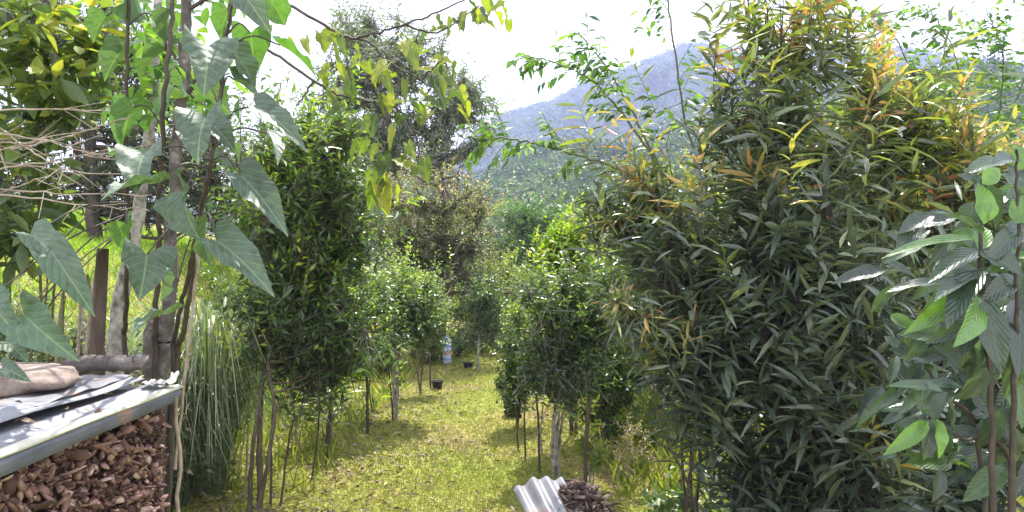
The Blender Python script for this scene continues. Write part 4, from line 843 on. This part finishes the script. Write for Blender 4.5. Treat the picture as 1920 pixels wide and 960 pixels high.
# lower folded sheet with dark turned-down edge
root = empty('metal_sheet', (-2, 2, 1.09), 'lowest long sheet on the wood heap, pale with cream rim and dark folded side', 'metal sheet')
mb = MB(); V, fs = sheet([(-2.75, 1.185), (-2.2, 1.182), (-1.75, 1.18), (-1.56, 1.178), (-1.55, 1.186), (-1.53, 1.186), (-1.52, 1.178), (-1.46, 1.176)], .5, 3.42, .004, .004, zend=-.035); mb.add(V, fs); mb.build('sheet_top', M['tin'], root)
mb = MB(); V, fs = sheet([(-1.458, 1.178), (-1.43, 1.182), (-1.405, 1.176)], .5, 3.42, .008, .004, zend=-.035); mb.add(V, fs); mb.build('rim', M['cream'], root)
mb = MB(); V, fs = sheet([(-1.43, 1.164), (-1.412, 1.158), (-1.404, 1.140), (-1.412, 1.125), (-1.405, 1.112), (-1.43, 1.108)], .5, 3.40, .003, .004, zend=-.022); mb.add(V, fs); mb.build('folded_edge', M['tin_dark'], root)
mb = MB(); V, fs = sheet([(-2.7+i*.085, 1.215+(.012 if i % 2 else 0)) for i in range(13)], .5, 3.36, .003, .010, skew=.14, zend=-.035); mb.add(V, fs)
o = mb.build('metal_sheet', M['tin'], origin=(-2, 2, 1.13)); tag(o, 'upper white sheet with a wavy lifted edge on the wood heap', 'metal sheet')
mb = MB(); V, fs = sheet(corr(-2.35, -1.60, 1.198, .12, .003), 2.7, 3.36, .003, .005); mb.add(V, fs)
o = mb.build('metal_sheet', M['tin_rust'], origin=(-2, 3, 1.15)); tag(o, 'short rust stained sheet on top at the far corner of the wood heap', 'metal sheet')
n = 90; lx = R.uniform(-2.3, -1.46, n); ly = R.uniform(1.6, 3.38, n); pos = np.stack([lx, ly, 1.222-.032*ly/3.4+.01*R.random(n)-.018*(lx > -1.6)], 1); d = R.normal(0, 1, (n, 3)); d[:, 2] *= .12
o = leaves('fallen_leaves', TO, pos, d, np.array([0, 0, 1.])+R.normal(0, .25, (n, 3)), .03+.04*R.random(n), .016, M['litter'], None, .3); tag(o, 'dry leaf litter lying on the metal sheets of the wood heap', 'leaf litter', kind='stuff')
# flat brown stone
def blob(name, c, s, mat, label, cat, seed=0, rough=.12, sub=28):
    V = []; 
    for i in range(sub+1):
        th = PI*i/sub
        for k in range(sub*2):
            ph = 2*PI*k/(sub*2); d = Vector((math.sin(th)*math.cos(ph), math.sin(th)*math.sin(ph), math.cos(th)))
            r_ = 1+rough*noise.noise(d*1.6+Vector((seed, 0, 0)))*2+rough*.35*noise.noise(d*6+Vector((seed, 3, 0)))
            sq = lambda q: math.copysign(abs(q)**.75, q)
            V.append((c[0]+s[0]*sq(d.x)*r_, c[1]+s[1]*sq(d.y)*r_, c[2]+s[2]*sq(d.z)*r_))
    W = sub*2; fs = [(i*W+k, (i+1)*W+k, (i+1)*W+(k+1) % W, i*W+(k+1) % W) for i in range(sub) for k in range(W)]
    mb = MB(); mb.add(V, fs); o = mb.build(name, mat, origin=c, smooth=True); return tag(o, label, cat)
M['stone'] = noise_mat('brown_stone', [(.3, (.13, .10, .085)), (.5, (.24, .19, .165)), (.7, (.36, .30, .27))], 16, rough=.9, bump=.7, dist=.01)
blob('flat_stone', (-1.93, 3.02, 1.235), (.26, .22, .05), M['stone'], 'flat brownish stone weighing down the sheets at the left edge', 'stone', 2)
M['grey_log'] = noise_mat('grey_log_wood', [(.3, (.05, .04, .038)), (.5, (.13, .11, .105)), (.7, (.27, .24, .23))], 10, rough=.9, bump=1, dist=.015, stretch=(.3, 1.6, 1.6))
mb = MB(); tube(mb, curve([(-1.98, 3.55, 1.20), (-1.85, 3.50, 1.225), (-1.70, 3.46, 1.235), (-1.58, 3.44, 1.245)], 8, .004), np.linspace(.042, .030, 25), 14, .13)
o = mb.build('log', M['grey_log'], origin=(-1.7, 3.5, 1.2)); tag(o, 'weathered grey log lying on the far edge of the sheets', 'log')
mb = MB(); n = 14; V = [(-1.53+.12*i/n, 3.30+.10*j/6+.01*math.sin(i*2.1), 1.168+.005*math.sin(i*1.7+j)+.012*random.random()+(.03 if i > 9 and j > 4 else 0)) for j in range(7) for i in range(n+1)]
fs = [(j*(n+1)+i, j*(n+1)+i+1, (j+1)*(n+1)+i+1, (j+1)*(n+1)+i) for j in range(6) for i in range(n)]; mb.add(V, fs)
M['rag'] = noise_mat('pale_rag', [(.3, (.30, .32, .31)), (.6, (.55, .52, .50)), (.75, (.45, .26, .22))], 9, rough=.7, bump=.3)
o = mb.build('crumpled_plastic', M['rag'], origin=(-1.5, 3.35, 1.18)); md = o.modifiers.new('thick', 'SOLIDIFY'); md.thickness = .003; tag(o, 'crumpled torn scrap of plastic on the far corner of the sheets', 'scrap')

# small heap with corrugated piece in the middle bottom
hc = np.array([.33, 4.05, 0])
def fp2(q):
    a = R.random()*2*PI; r = math.sqrt(R.random()); return hc+np.array([math.cos(a)*r*.30, math.sin(a)*r*.42, .53*(1-r**2.2)+R.normal(0, .012)])
mb = chunkset(2600, fp2, .010, .024)
V = [tuple(hc+np.array([0, 0, .50]))]+[tuple(hc+np.array([math.cos(k*PI/8)*r*.30, math.sin(k*PI/8)*r*.42, .5*(1-r**2.2)])) for r in (.5, .8, 1.02) for k in range(16)]
fs = [(0, 1+k, 1+(k+1) % 16) for k in range(16)]+[(1+j*16+k, 1+j*16+16+k, 1+j*16+16+(k+1) % 16, 1+j*16+(k+1) % 16) for j in (0, 1) for k in range(16)]; mb.add(V, fs, .05)
M['chip'] = noise_mat('dark_chips', [(.15, (.035, .022, .02)), (.45, (.10, .065, .055)), (.7, (.22, .16, .13)), (.95, (.45, .36, .32))], 30, rough=.85, bump=.5, tint=True)
o = mb.build('wood_chip_heap', M['chip'], origin=hc); tag(o, 'small dark heap of wood chips at the bottom middle beside the corrugated piece', 'chip heap', kind='stuff')
mb = MB(); m_ = 40; prof = []
V = []; n = 14; W_ = .30
for side in (0, 1):
    for i in range(n+1):
        t = i/n
        for j in range(m_+1):
            s = j/m_; z = .012*math.sin(2*PI*s*3.3)+(-.004 if side else 0)
            # across s: goes right; along t: comes towards the camera and down to the right
            far = P(962+s*92, 918-26*min(1, s*2.2)+s*6, 4.15); near = P(1045+s*110, 1075, 3.55)
            p = far*(1-t)+near*t; p = p+np.array([0, -.3, 1.])*z+np.array([-.012*math.sin(t*3), 0, .02*math.sin(t*PI)])
            V.append(p)
S = (n+1)*(m_+1); fs = []
for i in range(n):
    for j in range(m_):
        a = i*(m_+1)+j; fs.append((a, a+1, a+m_+2, a+m_+1)); fs.append((S+a, S+a+m_+1, S+a+m_+2, S+a+1))
    a = i*(m_+1); fs.append((a, a+m_+1, S+a+m_+1, S+a)); a += m_; fs.append((a, S+a, S+a+m_+1, a+m_+1))
for j in range(m_): fs.append((j, S+j, S+j+1, j+1)); a = n*(m_+1)+j; fs.append((a, a+1, S+a+1, S+a))
mb.add(V, fs); o = mb.build('corrugated_sheet', M['tin_rust'], origin=P(1010, 930, 3.9)); tag(o, 'small corrugated metal piece with rust patches at the bottom middle', 'metal sheet')

# overhead wire
mb = MB(); M['wire'] = noise_mat('wire', [(.3, (.55, .55, .57)), (.7, (.7, .7, .72))], 4, rough=.5, bump=0)
a, b_ = P(1640, 262, 7.0), P(2250, 0, 7.6); tube(mb, curve([a, (a+b_)/2+np.array([0, 0, -.03]), b_], 10), .006, 6); o = mb.build('overhead_wire', M['wire'], origin=a); tag(o, 'thin pale wire slanting up to the right edge above the yellow topped shrub', 'wire')

#%%LIGHT
hz = bpy.data.meshes.new('haze'); 
hx = [(x, y, z) for x in (-1100, 1200) for y in (-60, 1150) for z in (-4.2, 330)]
hz.from_pydata(hx, [], [(0, 1, 3, 2), (4, 6, 7, 5), (0, 4, 5, 1), (2, 3, 7, 6), (0, 2, 6, 4), (1, 5, 7, 3)]); ho = bpy.data.objects.new('haze', hz); COL.objects.link(ho); tag(ho, 'pale blue morning haze filling the valley', 'haze', kind='stuff')
m, nt, out = mat_new('haze_air'); pv = nt.nodes.new('ShaderNodeVolumePrincipled'); pv.inputs['Color'].default_value = (.52, .58, 1.0, 1); pv.inputs['Density'].default_value = .00072; pv.inputs['Anisotropy'].default_value = 0
nt.links.new(pv.outputs[0], out.inputs['Volume']); hz.materials.append(m)

w = bpy.data.worlds.new('World'); scene.world = w; w.use_nodes = True; nt = w.node_tree; bg = nt.nodes['Background']
SUN_EL, SUN_AZ = 61, 12       # azimuth to the right of the view direction (+Y)
sky = nt.nodes.new('ShaderNodeTexSky'); sky.sky_type = 'NISHITA'; sky.sun_disc = False; sky.sun_elevation = math.radians(SUN_EL); sky.sun_rotation = math.radians(SUN_AZ); sky.air_density = 1.2; sky.dust_density = 2.0
tc = nt.nodes.new('ShaderNodeTexCoord'); nz = nt.nodes.new('ShaderNodeTexNoise'); nz.inputs['Scale'].default_value = 2.2; nz.inputs['Detail'].default_value = 6; nt.links.new(tc.outputs['Generated'], nz.inputs['Vector'])
rr = ramp(nt, [(.30, (.75, .75, .75)), (.55, (.98, .98, .98))]); nt.links.new(nz.outputs['Fac'], rr.inputs[0])
mx = nt.nodes.new('ShaderNodeMixRGB'); nt.links.new(rr.outputs[0], mx.inputs[0]); nt.links.new(sky.outputs[0], mx.inputs[1]); mx.inputs[2].default_value = (10.5, 10.6, 11.2, 1)
nt.links.new(mx.outputs[0], bg.inputs[0]); bg.inputs[1].default_value = .10
sl = bpy.data.lights.new('sun', 'SUN'); sl.energy = 4.6; sl.angle = math.radians(.6); sl.color = (1, .95, .86); so = bpy.data.objects.new('sun', sl); COL.objects.link(so)
dv = Vector((math.sin(math.radians(SUN_AZ))*math.cos(math.radians(SUN_EL)), math.cos(math.radians(SUN_AZ))*math.cos(math.radians(SUN_EL)), math.sin(math.radians(SUN_EL))))
so.rotation_euler = dv.to_track_quat('Z', 'Y').to_euler(); so.location = (0, 0, 20)

cam = bpy.data.cameras.new('camera'); co = bpy.data.objects.new('camera', cam); COL.objects.link(co); co.location = (0, 0, H); co.rotation_euler = (PI/2, 0, 0)
cam.sensor_width = 36; cam.lens = 36*F/1920; cam.clip_start = .05; cam.clip_end = 8000; scene.camera = co
scene.view_settings.view_transform = 'Standard'; scene.view_settings.look = 'None'; scene.view_settings.exposure = 1.3; scene.view_settings.gamma = 1
scene.render.engine = 'CYCLES'; scene.cycles.max_bounces = 8; scene.cycles.transmission_bounces = 6; scene.cycles.diffuse_bounces = 4; scene.cycles.volume_bounces = 1
